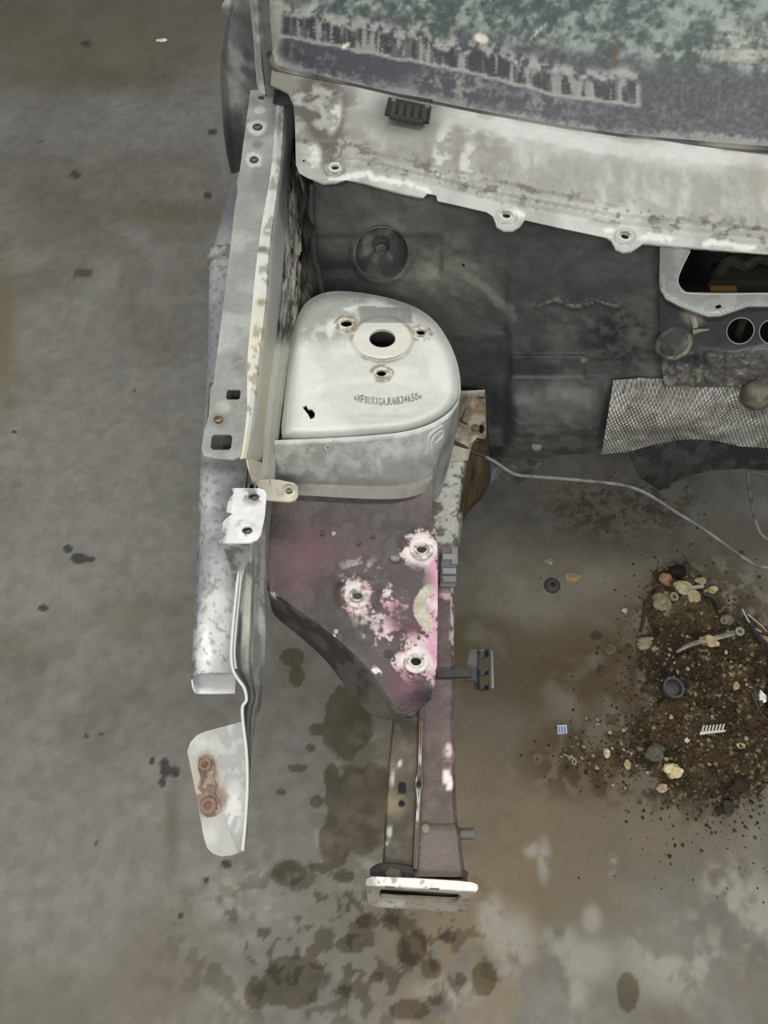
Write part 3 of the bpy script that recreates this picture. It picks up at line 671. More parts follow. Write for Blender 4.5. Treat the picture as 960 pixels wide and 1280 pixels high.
band = [[PT(x, Yb + d_, z) for x, z in ((262, tz - .03), (262, tz - .008), (270, tz + .004), (290, tz + .006), (318, tz + .005))] for d_ in (-0.014, -0.012, 0.012, 0.014)]
loft('clamp_band', band, lambda U, V, P: mix(c(168, 167, 160), c(120, 118, 110), sm(nz(P, 60, 84), 0.4, 0.7)), GALV, atube, 0.004, 2, 4)

secs = []
for r_ in (130, 200, 280, 340, 420, 500, 572, 640):
    zf = float(fz(r_)) - 0.06; xw = np.interp(r_, list(Wb), list(Wb.values())) - 6 if r_ < 580 else 316; Y = Yrow(r_, zf)
    p0 = PZ(xw, r_, zf); Yt = p0[1]; xt = PT(float(np.interp(p0[1], [0.45, 0.6, 1.0, 1.5], [300, 305, 318, 328])), Yt, tz)
    secs.append([p0, p0 * .5 + xt * .5 + c(0.004, 0, 0), xt])
loft('apron_side_panel', secs, lambda U, V, P: mix(c(122, 124, 124), c(94, 95, 94), sm(nz(P, 20, 85), 0.4, 0.7)), GALV, car, 0.002, 8, 6)
# ---------------- front web with folded seam, bracket and tab
seam = [(296, 684, 0.80), (298, 710, 0.79), (296, 735, 0.785), (292, 775, 0.78), (289, 815, 0.775), (291, 836, 0.773), (297, 848, 0.772), (305, 858, 0.77), (308, 875, 0.768), (303, 884, 0.767), (304, 905, 0.766), (308, 940, 0.765), (309, 985, 0.763), (306, 1035, 0.762), (303, 1064, 0.76)]
webr = [(334, 600, 0.74), (333, 640, 0.735), (331, 735, 0.72), (332, 775, 0.715), (331, 815, 0.71), (330, 836, 0.708), (329, 848, 0.707), (328, 862, 0.706), (326, 884, 0.705), (321, 896, 0.71), (318, 910, 0.715), (315, 940, 0.72), (312, 985, 0.73), (308, 1035, 0.745), (304, 1063, 0.75)]
def fw_col(U, V, P):
    n1 = nz(P * c(1, .25, 1), 30, 86); n2 = nz(P * c(1, .25, 1), 90, 87, 3)
    l = np.interp(V, [p[1] for p in seam], [p[0] for p in seam]); rr_ = np.interp(V, [p[1] for p in webr], [p[0] for p in webr]); t = (U - l) / np.maximum(rr_ - l, 1)
    r = mix(c(112, 112, 108), c(150, 150, 145), sm(n1, 0.35, 0.7))
    lb = (1 - sm(abs(t - np.interp(V, [600, 690, 760, 850], [0.5, 0.42, 0.36, 0.5])), 0.13, 0.22)) * (1 - sm(V, 780, 850))
    r = mix(r, c(198, 197, 188), lb * 0.9)
    r = mix(r, c(84, 83, 79), sm(n2, 0.55, 0.7) * 0.55)
    r = mix(r, c(196, 195, 190), (1 - sm(t, 0.0, 0.06)) * 0.8)
    r = mix(r, c(190, 190, 186), blob(U, V, 326, 776, 4, 16, 0.5) * 0.7)
    return r
def at_rows(tab, rows_):
    return [(np.interp(r_, [p[1] for p in tab], [p[0] for p in tab]), r_, np.interp(r_, [p[1] for p in tab], [p[2] for p in tab])) for r_ in rows_]
rws = [606, 640, 684, 710, 735, 775, 815, 836, 848, 860, 875, 884, 905, 940, 985, 1035, 1063]
S_ = at_rows([(312, 606, 0.81), (303, 650, 0.805)] + seam, rws); W_ = at_rows(webr, rws)
secs = []
for (x0, y0, z0), (x1, y1, z1) in zip(S_, W_):
    k = lambda t, dz=0: PZ(x0 + (x1 - x0) * t, y0, z0 + (z1 - z0) * t + dz)
    secs.append([k(0), k(0.22, -0.012), k(0.3, -0.004), k(0.52, 0.002), k(0.6, -0.008), k(1)])
fweb = loft('front_web', secs, fw_col, DIRTY, car, 0.002, 10, 7); fweb['label'] = 'grimy upright front web beside the purple plate'
sp_ = [PZ(x, y, z + 0.002) for x, y, z in S_[2:]]
tube('seam_edge', sp_, 0.0021, c(206, 206, 200), PAINT, fweb, 8, 5)
sp_ = [PZ(x + 4, y, z) for x, y, z in S_[3:8]]
tube('seam_edge', sp_, 0.0018, c(186, 186, 180), PAINT, fweb, 8, 4)
# fold from bracket to seam on the outside
loft('bracket_leg', [[PZ(276, 678, 0.852), PZ(300, 678, 0.852), PZ(314, 678, 0.85)], [PZ(283, 694, 0.83), PZ(300, 694, 0.82), PZ(310, 694, 0.815)], [PZ(291, 715, 0.80), PZ(300, 715, 0.79), PZ(305, 715, 0.79)], [PZ(296, 735, 0.786), PZ(299, 735, 0.78), PZ(302, 735, 0.78)]], lambda U, V, P: mix(c(110, 110, 108), c(160, 160, 158), sm(nz(P, 70, 89), 0.4, 0.6)), GALV, fweb, 0.002, 6, 4)
def br_col(U, V, P):
    n = nz(P, 90, 91, 3); r = mix(c(226, 227, 226), c(208, 209, 207), sm(nz(P, 20, 92), 0.3, 0.7))
    k = blob(U, V, 316, 620, 14, 11, 0.4) + blob(U, V, 308, 661, 13, 11, 0.4) + (1 - sm(U - np.interp(V, [610, 678], [287, 275]), 2, 8)) * 0.8
    return mix(r, c(120, 119, 116), np.clip(k, 0, 1) * sm(n, 0.55, 0.66) * 0.8)
bz = lambda U, V: 0.858 - 0.010 * (1 - sm(A(U) - np.interp(V, [610, 678], [286, 275]), 0, 9)) + 0.002 * blob(A(U), A(V), 317, 621, 12, 9, 0.3) + 0.002 * blob(A(U), A(V), 309, 662, 12, 9, 0.3)
wb_ = sheet('white_bracket', [(289, 610), (324, 610.5), (331, 613), (333, 619), (331, 645), (326, 668), (322, 674), (313, 678), (276, 679.5), (274, 676), (283, 668), (276.5, 665), (279, 652), (284, 647), (291, 642), (283, 640), (285, 628), (288, 622), (292, 617)], lambda U, V: PZ(U, V, bz(U, V)), br_col, PAINT, car, holes=[ell(317, 621, 6.8, 5), ell(309, 663, 6.8, 5)], step=2.6, thick=0.0035)
wb_['label'] = 'bright white bracket with two holes'
for (x, y) in ((317, 621), (309, 663)): ring('weld_nut', PZ(x, y, 0.846), (0, 0, 1), 0.0115, 0.005, 0.006, c(110, 108, 104), DIRTY, wb_, 16)
tabc = lambda U, V, P: mix(c(198, 190, 172), c(168, 164, 154), sm(nz(P, 60, 94), 0.45, 0.65) * blob(U, V, 360, 612, 16, 14, 0.4))
tb = sheet('beige_tab', [(322, 600), (340, 599), (350, 600), (367, 603.5), (372, 608), (372.5, 620), (369, 625), (362, 627), (333, 625), (323, 624)], lambda U, V: PZ(U, V, 0.812 + 0.003 * blob(A(U), A(V), 361, 614, 9, 8, 0.3)), tabc, PAINT, car, holes=[ell(361.5, 613.5, 4.6, 4)], step=2.6, thick=0.003)
ring('weld_nut', PZ(361.5, 613.5, 0.806), (0, 0, 1), 0.008, 0.0035, 0.008, c(128, 126, 120), DIRTY, tb, 14)

# ---------------- headlamp bracket at the lower left
fold = [(266, 913), (268, 945), (270, 975), (279, 1020), (297, 1063)]
def hb_z(U, V):
    U = A(U); fx = np.interp(V, [p[1] for p in fold], [p[0] for p in fold]); sx = np.interp(V, [905, 960, 1064], [303, 309, 303])
    t = np.clip((U - fx) / np.maximum(sx - fx, 1), 0, 1); return 0.735 + 0.026 * t + 0.003 * (blob(U, A(V), 257, 957, 8, 7, .4) + blob(U, A(V), 261, 1008, 9, 8, .4))
def hb_col(U, V, P):
    n = nz(P, 26, 96); n2 = nz(P, 80, 97, 3); fx = np.interp(V, [p[1] for p in fold], [p[0] for p in fold])
    r = mix(c(166, 167, 163), c(184, 184, 180), sm(n, 0.4, 0.7)); right = sm(U - fx, 0, 3); r = mix(r, c(186, 186, 183), right)
    r = mix(r, c(156, 156, 152), right * sm(n2, 0.35, 0.65) * 0.6); r = mix(r, c(222, 222, 219), right * blob(U, V, 292, 1015, 12, 32, 0.6) * sm(n2, 0.3, 0.5))
    rust = blob(U, V, 258, 982, 17, 38, 0.35) * (1 - right * 0.6) + blob(U, V, 278, 998, 6, 12, 0.6) * 0.5
    r = mix(r, c(170, 156, 128), np.clip(rust * 1.3, 0, 1) * 0.7)
    r = mix(r, c(124, 98, 84), np.clip(rust, 0, 1) * sm(n + n2 * 0.6 - 0.3, 0.25, 0.6) * 0.9)
    r = mix(r, c(206, 200, 190), blob(U, V, 262, 1036, 14, 12, 0.7) * 0.3)
    return r
hb = sheet('headlamp_bracket', [(234, 939), (238, 928), (246, 919), (256, 914.5), (266, 912), (302, 902), (304, 905), (308, 940), (309, 985), (306, 1035), (303, 1064), (290, 1069), (276, 1070.5), (266, 1067), (259, 1060), (255, 1048), (250, 1020), (246, 998), (240, 968)], lambda U, V: PZ(U, V, hb_z(U, V)), hb_col, PAINT, car, step=3, thick=0.0025)
hb['label'] = 'white folded headlamp bracket with rusty patch'
for (x, y, r_) in ((257, 957, 0.0085), (261, 1008, 0.0105)):
    ring('rusty_nut', PZ(x, y, 0.736), (0, 0, 1), r_, r_ * 0.5, 0.005, c(132, 112, 100), RUST, hb, 16)
    lathe('stud', PZ(x, y, 0.732), (0, 0, 1), [(r_ * 0.46, 0), (r_ * 0.46, 0.008), (r_ * 0.3, 0.0095)], c(120, 88, 70), RUST, hb, 12)
sheet('rust_plate', [(249, 947), (258, 944), (266, 946), (268, 958), (266, 970), (270, 982), (268, 992), (275, 1003), (276, 1014), (268, 1020), (258, 1021), (251, 1014), (250, 1003), (254, 993), (247, 984), (251, 972), (247, 960)], lambda U, V: PZ(U, V, hb_z(U, V) + 0.0022), lambda U, V, P: mix(mix(c(108, 90, 82), c(128, 108, 96), sm(nz(P, 40, 98), 0.4, 0.7)), c(160, 148, 134), sm(nz(P, 90, 99), 0.5, 0.66) * 0.8), RUST, hb, step=3, thick=0.002)

# ---------------- strut tower
TO = [(352, 541), (355, 505), (360, 462), (366, 420), (372, 396), (384, 377), (404, 366.5), (430, 364), (470, 369), (510, 380), (540, 398), (560, 425), (572, 455), (576, 485), (572, 503), (558, 519), (535, 532), (505, 541), (460, 546), (420, 548.5), (390, 549.5), (362, 549)]
TOs = [tuple(p) for p in cr(TO, 4, True)]
def tw_z(U, V):
    U, V = A(U), A(V); z = np.interp(V, [360, 550], [0.856, 0.842])
    d = dline(U, V, TOs + [TOs[0]]); z = z - 0.024 * np.clip(1 - d / 17, 0, 1) ** 2.2
    e = np.hypot((U - 478) / 38, (V - 424) / 28.5); z = z + 0.004 * (1 - sm(e, 0.93, 1.05))
    for (x, y) in ((433, 405), (526, 416), (477, 467)):
        q = np.hypot((U - x) / 12, (V - y) / 9); z = z + 0.003 * (1 - sm(q, 0.75, 1.1))
    # shallow pressed step across the front of the top
    z = z - 0.003 * blob(U, V, 470, 500, 80, 26, 0.25)
    return z
def tw_col(U, V, P):
    n1 = nz(P, 11, 101); n2 = nz(P, 40, 102); n3 = nz(P, 110, 103, 3)
    r = mix(c(206, 207, 200), c(193, 194, 188), sm(n1, 0.35, 0.7))
    d = dline(U, V, TOs + [TOs[0]])
    top = blob(U, V, 440, 385, 95, 30, 0.45) + blob(U, V, 400, 395, 50, 34, 0.5)
    r = mix(r, c(142, 143, 138), np.clip(top, 0, 1) * sm(n1 * .5 + n2 * .5, 0.22, 0.5) * 0.85)
    r = mix(r, c(204, 205, 200), blob(U, V, 472, 377, 12, 9, 0.6) * 0.8)
    r = mix(r, c(120, 121, 118), (1 - sm(d, 2, 10)) * (1 - sm(V, 420, 500)) * (1 - sm(U, 500, 560)) * 0.6)
    r = mix(r, c(168, 170, 167), (1 - sm(U, 360, 382)) * 0.5)
    e = np.hypot((U - 478) / 38, (V - 424) / 28.5)
    r = mix(r, c(204, 203, 194), (1 - sm(e, 0.9, 1.0)) * 0.8)
    r = mix(r, c(150, 146, 134), (1 - sm(abs(e - 1.02), 0.03, 0.1)) * (0.3 + 0.6 * sm(n2, 0.4, 0.6)))
    for (x, y) in ((433, 405), (526, 416), (477, 467)):
        q = np.hypot((U - x) / 12, (V - y) / 9); r = mix(r, c(128, 118, 100), (1 - sm(abs(q - 1.1), 0.08, 0.3)) * sm(n3, 0.35, 0.6) * 0.8)
    sk = inpoly(U, V, [(448, 383), (513, 384), (516, 404), (450, 403)])
    r = np.where(sk[:, None], mix(c(124, 126, 124), c(142, 142, 138), n2), r)
    r = mix(r, c(176, 174, 164), (1 - sm(abs(V - 519 - (U - 450) * 0.02), 1, 3)) * sm(U, 440, 460) * (1 - sm(U, 500, 520)) * 0.5)
    return r
torn = [(378, 509), (383, 506), (385, 511), (390, 511), (394, 516), (393, 522), (388, 524), (385, 518), (381, 513)]
tower = sheet('strut_tower', TOs, lambda U, V: PZ(U, V, tw_z(U, V)), tw_col, PAINT, car, holes=[ell(478, 424, 17, 12.5, 28), ell(433, 405, 8.4, 5.2), ell(526, 416, 6.4, 4.6), ell(477, 467, 6.8, 5), torn], step=3, thick=0.003)
tower['label'] = 'white round strut tower top with centre hole'
def tz1(x, y): return float(tw_z(A([x]), A([y]))[0])
ring('bearing_seat', PZ(478, 424, tz1(500, 424) - 0.001), (0, 0.07, 1), 0.047, 0.0215, 0.0015, c(204, 203, 194), PAINT, tower, 40)
for (x, y, ri) in ((433, 405, 0.0098), (526, 416, 0.0078), (477, 467, 0.0082)):
    ring('stud_hole_rim', PZ(x, y, tz1(x + 9, y) - 0.001), (0, 0.07, 1), ri * 1.55, ri, 0.0025, lambda U, V, P: mix(c(206, 203, 192), c(150, 138, 118), sm(nz(P, 120, 106), 0.45, 0.65)), PAINT, tower, 22)
# skirt of the tower, dark cup added so the holes look unlit
top = PZ(A([p[0] for p in TOs]), A([p[1] for p in TOs]), tw_z(A([p[0] for p in TOs]), A([p[1] for p in TOs])))
cen = top.mean(0)
def ringat(z, s): q = cen + (top - cen) * s; q = q.copy(); q[:, 2] = z; return q
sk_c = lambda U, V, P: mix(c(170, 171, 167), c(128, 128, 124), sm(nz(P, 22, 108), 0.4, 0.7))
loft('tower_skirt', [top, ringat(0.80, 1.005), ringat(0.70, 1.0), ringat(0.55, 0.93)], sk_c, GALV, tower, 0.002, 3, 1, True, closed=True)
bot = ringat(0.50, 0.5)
loft('hole_darkening_cup', [ringat(0.552, 0.93), ringat(0.52, 0.8), ringat(0.50, 0.5), ringat(0.495, 0.02)], c(30, 30, 29), FELT, tower, 0.002, 2, 1, True, closed=True)
# stamped number, letters laid on the pressed top
def text_mesh(txt, size=1.0):
    cu = bpy.data.curves.new('t', 'FONT'); cu.body = txt; cu.size = size; cu.align_x = 'CENTER'; cu.resolution_u = 2; cu.offset = 0.004
    to = bpy.data.objects.new('t', cu); COL.objects.link(to); bpy.context.view_layer.update()
    m = bpy.data.meshes.new_from_object(to.evaluated_get(bpy.context.evaluated_depsgraph_get()))
    v = A([tuple(q.co) for q in m.vertices]); f = [tuple(p.vertices) for p in m.polygons]
    bpy.data.objects.remove(to); bpy.data.meshes.remove(m); return v, f
P_, F_ = [], []
vin = '*WF0UXXGAJU6B34650*'
for i, ch in enumerate(vin):
    v, f = text_mesh(ch); t = i / (len(vin) - 1)
    if ch != '*': v[:, 1] = (v[:, 1] - v[:, 1].min()) / (v[:, 1].max() - v[:, 1].min()) * 0.72
    x = 444 + t * 81; y = 497 + 5.5 * math.sin(math.pi * min(t * 1.05, 1)) - t * 1.5; a = math.radians(10 - 22 * t)
    wd = v[:, 0].max() - v[:, 0].min(); hx = (v[:, 0] - (v[:, 0].max() + v[:, 0].min()) / 2) / wd * (4.2 if ch == 'W' else 3.7); hy = -(v[:, 1] - 0.35) * 13.0
    if ch == '*': hy = hy + 2.5
    u_ = x + hx * math.cos(a) - hy * math.sin(a) * 0.3; w_ = y + hy + hx * math.sin(a)
    b = len(P_); q = PZ(u_, w_, tw_z(u_, w_) + 0.0009); P_ += list(q); F_ += [tuple(b + k for k in ff) for ff in f]
finish('stamped_number', A(P_), F_, c(112, 111, 106), DIRTY, tower, False)

# front collar of the tower
Ct = [(343, 553, 0.826), (362, 552, 0.826), (400, 550.5, 0.827), (460, 547, 0.828), (505, 542, 0.829), (535, 533.5, 0.830), (558, 520.5, 0.832), (572, 504, 0.834), (576, 488, 0.835)]
Cb = [(346, 610, 0.742), (365, 612, 0.742), (402, 614, 0.741), (458, 617, 0.74), (496, 617, 0.738), (520, 613, 0.735), (534, 607, 0.73), (541, 598, 0.725), (547, 580, 0.72)]
def cl_col(U, V, P):
    n1 = nz(P, 16, 111); n2 = nz(P, 60, 112)
    r = mix(c(140, 142, 139), c(170, 171, 167), sm(n1, 0.3, 0.7)); r = mix(r, c(116, 116, 111), sm(n2 * .6 + n1 * .4, 0.45, 0.85) * 0.5)
    ty = np.interp(U, [p[0] for p in Ct], [p[1] for p in Ct])
    r = mix(r, c(106, 100, 92), sm(V, 592, 612) * 0.6)
    r = mix(r, c(196, 197, 193), (1 - sm(V - ty, 0, 3)) * 0.6)
    r = mix(r, c(182, 184, 181), blob(U, V, 545, 545, 24, 26, 0.6) * 0.4)
    return r
secs = []
for (a, b) in zip(Ct, Cb):
    p0, p1 = PZ(*a), PZ(*b); q = lambda t, o=0: p0 + (p1 - p0) * t + c(0, -o, 0)
    secs.append([p0 + c(0, 0.004, 0.0), q(0.02, 0.004), q(0.4, 0.006), q(0.85, 0.002), q(1.0, 0.012) + c(0, 0, 0.003)])
collar = loft('tower_collar', secs, cl_col, GALV, car, 0.002, 18, 12, True, False); collar['label'] = 'grey collar sheet around the tower front'
def cpt(px, py, o=0.0):
    t = (py - np.interp(px, [p[0] for p in Ct], [p[1] for p in Ct])) / 64.0; z = 0.828 - 0.088 * t
    p = PZ(px, py, z); v_ = c(0, 0, CAM_H) - p; return p + v_ / np.linalg.norm(v_) * o
tube('embossed_mark', [cpt(x, y, 0.0105) for x, y in ((517, 574), (527, 569), (534, 562), (536, 548), (540, 541), (553, 532))], 0.0032, c(178, 180, 177), GALV, collar, 8, 5)
tube('embossed_mark', [cpt(x, y, 0.0105) for x, y in ((536, 563), (541, 548), (545, 543), (553, 538), (552, 546), (543, 554))], 0.0028, c(182, 184, 181), GALV, collar, 8, 5)
block('embossed_step', [cpt(516, 566, 0.007), cpt(532, 569, 0.007), cpt(531, 571.5, 0.007), cpt(517, 578, 0.007)], 0.003, c(110, 110, 106), GALV, collar, (0, -0.6, 0.8))
for (x, y) in ((410, 559), (474, 556), (509, 553)):
    ring('spot_weld', cpt(x, y, 0.008), (0, -0.75, 0.66), 0.0055, 0.003, 0.0008, c(150, 151, 147), GALV, collar, 14)

# ---------------- purple engine mount plate
pz = row_z((600, 0.738), (735, 0.70), (850, 0.668), (895, 0.650))
BOS = ((527, 687, 0.024), (447, 745, 0.026), (520, 827, 0.024))
def pp_z(U, V):
    U, V = A(U), A(V); z = pz(V)
    for x, y, _ in BOS: z = z + 0.006 * blob(U, V, x, y, 26, 23, 0.3)
    z = z - 0.006 * blob(U, V, 520, 757, 38, 34, 0.4) - 0.004 * blob(U, V, 400, 690, 60, 40, 0.5)
    z = z + 0.002 * sm(612 - V + 14, 0, 14)                        # fillet up to the collar
    z = z - 0.03 * sm(V, 858, 895) * sm(U, 480, 540)
    return z
def pp_col(U, V, P):
    n1 = nz(P, 10, 121); n2 = nz(P, 42, 122); n3 = nz(P, 110, 123, 3)
    r = mix(c(86, 77, 75), c(70, 64, 62), sm(n1 * .5 + n2 * .5, 0.3, 0.7)); r = mix(r, c(108, 101, 96), sm(n2, 0.55, 0.8) * 0.4)
    r = mix(r, c(104, 78, 84), (blob(U, V, 375, 700, 34, 46, 0.7, 30) + blob(U, V, 425, 690, 50, 26, 0.7) * 0.4) * 0.75)
    r = mix(r, c(116, 104, 100), (1 - sm(V, 610, 640)) * 0.5)
    # pink overspray, chipped
    pk = np.maximum.reduce([blob(U, V, 543, 760, 16, 100, 0.5), blob(U, V, 527, 687, 25, 24, 0.35), blob(U, V, 522, 827, 30, 28, 0.35), blob(U, V, 485, 768, 32, 38, 0.5, 30) * 0.66, blob(U, V, 447, 745, 24, 26, 0.4) * 0.85, blob(U, V, 515, 800, 24, 14, 0.5) * 0.7])
    n5 = nz(P, 260, 124, 2); m = sm(pk + (n2 - 0.5) * 0.8 + (n3 - 0.5) * 0.6 + (n5 - .5) * .6, 0.5, 0.85) * sm(pk, 0.08, 0.3)
    pink = mix(c(196, 158, 166), c(212, 194, 196), sm(n2, 0.4, 0.7)); pink = mix(pink, c(204, 152, 174), blob(U, V, 545, 720, 9, 34, 0.6) + blob(U, V, 543, 800, 9, 26, 0.6)); pink = mix(pink, c(150, 96, 116), blob(U, V, 500, 770, 20, 20, 0.7) * 0.6)
    r = mix(r, pink, m)
    r = mix(r, c(98, 66, 76), blob(U, V, 512, 770, 22, 24, 0.5) * sm(n2, 0.4, 0.6) * 0.9)
    r = mix(r, c(78, 70, 68), blob(U, V, 515, 725, 24, 20, 0.5) * 0.8)
    cr_ = (np.hypot((U - 549), (V - 760)) < 32) & (np.hypot((U - 552), (V - 758)) > 20) & (U < 541)
    r = np.where(cr_[:, None], mix(c(196, 194, 176), c(160, 156, 140), n2), r)
    for x, y, _ in BOS: r = mix(r, c(214, 208, 204), blob(U, V, x, y, 19, 17, 0.25) * sm(n2, 0.25, 0.5))
    r = mix(r, c(172, 168, 164), blob(U, V, 450, 712, 26, 16, 0.6) * sm(n3, 0.45, 0.6) * 0.7 + blob(U, V, 460, 775, 20, 10, 0.6) * sm(n3, 0.4, 0.6) * 0.7)
    r = mix(r, c(222, 214, 210), (blob(U, V, 417, 794, 9, 5, 0.25, 25) + blob(U, V, 470, 838, 8, 4, 0.25, 35)) * sm(n3, 0.2, 0.4))
    r = mix(r, c(58, 50, 54), blob(U, V, 530, 866, 15, 12, 0.4) * 0.9)
    r = mix(r, c(110, 60, 82), blob(U, V, 505, 858, 18, 22, 0.6) * 0.45)
    return r
PO = [(346, 610), (402, 613), (458, 616), (496, 616), (520, 612), (534, 606), (541, 600), (540, 615), (541, 640), (545, 655), (547, 690), (547, 760), (546, 830), (543, 858), (538, 872), (528, 880), (515, 892), (506, 889), (494, 884), (468, 846), (445, 820), (415, 793), (375, 764), (337, 736), (334, 715), (336, 670), (340, 628)]
plate = sheet('engine_mount_plate', PO, lambda U, V: PZ(U, V, pp_z(U, V)), pp_col, PLUM, car, holes=[ell(527, 687, 6.5, 5.8), ell(447, 745, 6.5, 5.8), ell(520, 827, 6.5, 5.8), ell(486, 818, 7, 6)], step=3, thick=0.003)
plate['label'] = 'purple-stained engine mount plate with pink overspray'
for x, y, r_ in BOS:
    z = float(pp_z(A([x]), A([y]))[0])
    ring('mount_boss', PZ(x, y, z - 0.0005), (0, 0.1, 1), r_ * 0.80, 0.0088, 0.0030, lambda U, V, P: mix(c(220, 213, 209), c(170, 158, 156), sm(nz(P, 90, 125), 0.5, 0.66)), PAINT, plate, 28)
    ring('weld_nut', PZ(x, y, z + 0.0015), (0, 0.1, 1), r_ * 0.52, 0.0078, 0.0030, lambda U, V, P: mix(c(206, 200, 196), c(140, 132, 128), sm(nz(P, 130, 126), 0.5, 0.66)), PAINT, plate, 24)
ring('drain_plug', PZ(494, 697, float(pp_z(A([494]), A([697]))[0])), (0, 0.1, 1), 0.010, 0.006, 0.001, c(92, 82, 82), PLUM, plate, 18)
lathe('drain_plug_disc', PZ(494, 697, float(pp_z(A([494]), A([697]))[0]) - 0.001), (0, 0.1, 1), [(0.0085, 0), (0.0085, 0.0018), (0.007, 0.002)], c(132, 131, 128), GALV, plate, 16)
for x, y in ((417, 668), (448, 680), (466, 671), (403, 668), (420, 790)):
    lathe('stud', PZ(x, y, float(pp_z(A([x]), A([y]))[0]) - 0.001), (0.1, -0.1, 1), [(0.0042, 0), (0.0036, 0.005), (0.002, 0.0062)], c(168, 166, 160) if x in (417, 420) else c(86, 76, 78), DIRTY, plate, 10)
# dark skirt of the plate facing the front
St = [(334, 700), (335, 722), (337, 736), (375, 764), (415, 793), (445, 820), (468, 846), (494, 884), (506, 889), (515, 892), (528, 880), (538, 872)]
Sb = [(338, 730), (339, 752), (344, 770), (382, 802), (410, 829), (432, 858), (456, 887), (480, 899), (502, 898), (514, 897), (528, 884), (538, 875)]
def ps_col(U, V, P):
    n = nz(P, 40, 128); r = mix(c(54, 51, 48), c(80, 74, 70), sm(n, 0.4, 0.7)); r = mix(r, c(104, 98, 88), blob(U, V, 470, 890, 30, 22, 0.7) * 0.7)
    return mix(r, c(196, 192, 186), blob(U, V, 342, 744, 7, 5, 0.5) * sm(nz(P, 120, 129), 0.5, 0.6))
secs = []
for i, (a, b) in enumerate(zip(St, Sb)):
    za = float(pp_z(A([a[0]]), A([a[1]]))[0]); zb = za - np.interp(i, [0, 2, 5, 7, 8, 11], [0.075, 0.085, 0.09, 0.06, 0.02, 0.01])
    p0, p1 = PZ(*a, za), PZ(*b, zb); secs.append([p0, p0 * 0.92 + p1 * 0.08 + c(0, -0.003, 0), p0 * .5 + p1 * .5, p1])
loft('plate_skirt', secs, ps_col, PLUM, plate, 0.002, 10, 8, True, False)

# ---------------- front longitudinal rail
rl = [  # row, left, seam, right, z
    (1098, 476, 519, 577, 0.535), (1060, 479, 520, 574, 0.537), (1000, 482, 523, 570.5, 0.54), (950, 485, 525, 569, 0.542), (900, 490, 526, 568, 0.545), (850, 492, 527, 569, 0.547),
    (800, 497, 530, 568, 0.55), (740, 503, 534, 567, 0.553), (700, 508, 538, 569, 0.555), (660, 514, 541, 573, 0.558), (625, 520, 541, 577, 0.562), (595, 526, 545, 580, 0.566), (570, 530, 550, 584, 0.57)]
def rl_col(U, V, P):
    n1 = nz(P, 14, 131); n2 = nz(P, 55, 132); n3 = nz(P, 120, 133, 3)
    s = np.interp(V, [r[0] for r in rl[::-1]], [r[2] for r in rl[::-1]]); right = sm(U - s, -1, 2)
    L = mix(c(104, 97, 86), c(80, 74, 65), sm(n2 * .5 + n1 * .5, 0.3, 0.7)); L = mix(L, c(150, 136, 108), blob(U, V, 492, 1005, 16, 14, 0.7) * 0.6 + blob(U, V, 500, 950, 16, 30, 0.7) * 0.25)
    L = mix(L, c(72, 68, 64), sm(V, 1070, 1092) * 0.6)
    L = mix(L, c(206, 203, 196), (blob(U, V, 489, 975, 2, 14, 0.5, 5) + blob(U, V, 499, 952, 1.4, 7, 0.5, -8) + blob(U, V, 486, 1040, 3, 8, .5) + blob(U, V, 484, 1055, 5, 2.5, .5)) * sm(n2, 0.3, 0.5))
    R = mix(c(112, 98, 97), c(92, 82, 80), sm(n2 * .5 + n1 * .5, 0.3, 0.7)); R = mix(R, c(134, 116, 116), sm(n2, 0.55, 0.8) * 0.4)
    R = mix(R, c(104, 98, 88), sm(V, 990, 1030) * 0.5)
    R = mix(R, c(236, 224, 224), (blob(U, V, 560, 975, 6, 14, 0.2, -12) + blob(U, V, 561, 938, 5, 9, 0.4) * 0.8) * sm(n2, 0.2, 0.4))
    R = mix(R, c(214, 176, 184), (blob(U, V, 558, 740, 8, 14, 0.5) + blob(U, V, 561, 945, 7, 18, 0.6) * 0.5) * sm(n2, 0.35, 0.6))
    R = mix(R, c(218, 212, 206), (1 - sm(abs(U - 565), 1.5, 3)) * (1 - sm(V, 810, 830)) * sm(n3, 0.4, 0.6) * 0.8)
    rear = 1 - sm(V, 675, 690)
    R = mix(R, mix(mix(c(170, 170, 165), c(192, 191, 186), n1), c(88, 84, 78), sm(n2 * .6 + n3 * .4, 0.52, 0.64) * 0.75), rear)
    r = mix(L, R, right); return mix(r, c(44, 41, 37), ((V > 1101) & (P[:, 1] < 0.16)).astype(float))  # end cap painted dark so the plate opening looks shaded
secs = []
for r_, l, s, rt, z in rl:
    Y = Yrow(r_, z)
    secs.append([PT(l + 4, Y, z - 0.125), PT(l, Y, z - 0.03), PT(l + 3, Y, z - 0.016), PT(s - 5, Y, z - 0.006), PT(s - 2, Y, z + 0.002), PT(s + 3, Y, z + 0.002), PT(s + 6, Y, z - 0.002), PT(rt - 5, Y, z - 0.003), PT(rt, Y, z - 0.012), PT(rt - 1, Y, z - 0.125)])
rail = loft('front_rail', secs, rl_col, DIRTY, car, 0.0, 22, 8, True, False, closed=True, cap=True); rail['label'] = 'dirty purple-grey front chassis rail'
# rail cut-outs as dark wells standing a hair proud of the skin, rim and well
for kind_, (x, y) in (('slot', (502.5, 985)), ('round', (502, 1004.5))):
    z = 0.541 - 0.0095
    if kind_ == 'slot': pts = [(499.5, 978.5), (505.5, 978.5), (507, 980), (507, 991.5), (498.5, 991.5), (498, 981)]
    else: pts = ell(x, y, 4, 3.7, 14)
    q = PZ(A([p[0] for p in pts]), A([p[1] for p in pts]), z + 0.0012)
    block('drain_slot', q, 0.0012, c(8, 8, 8), FELT, rail)
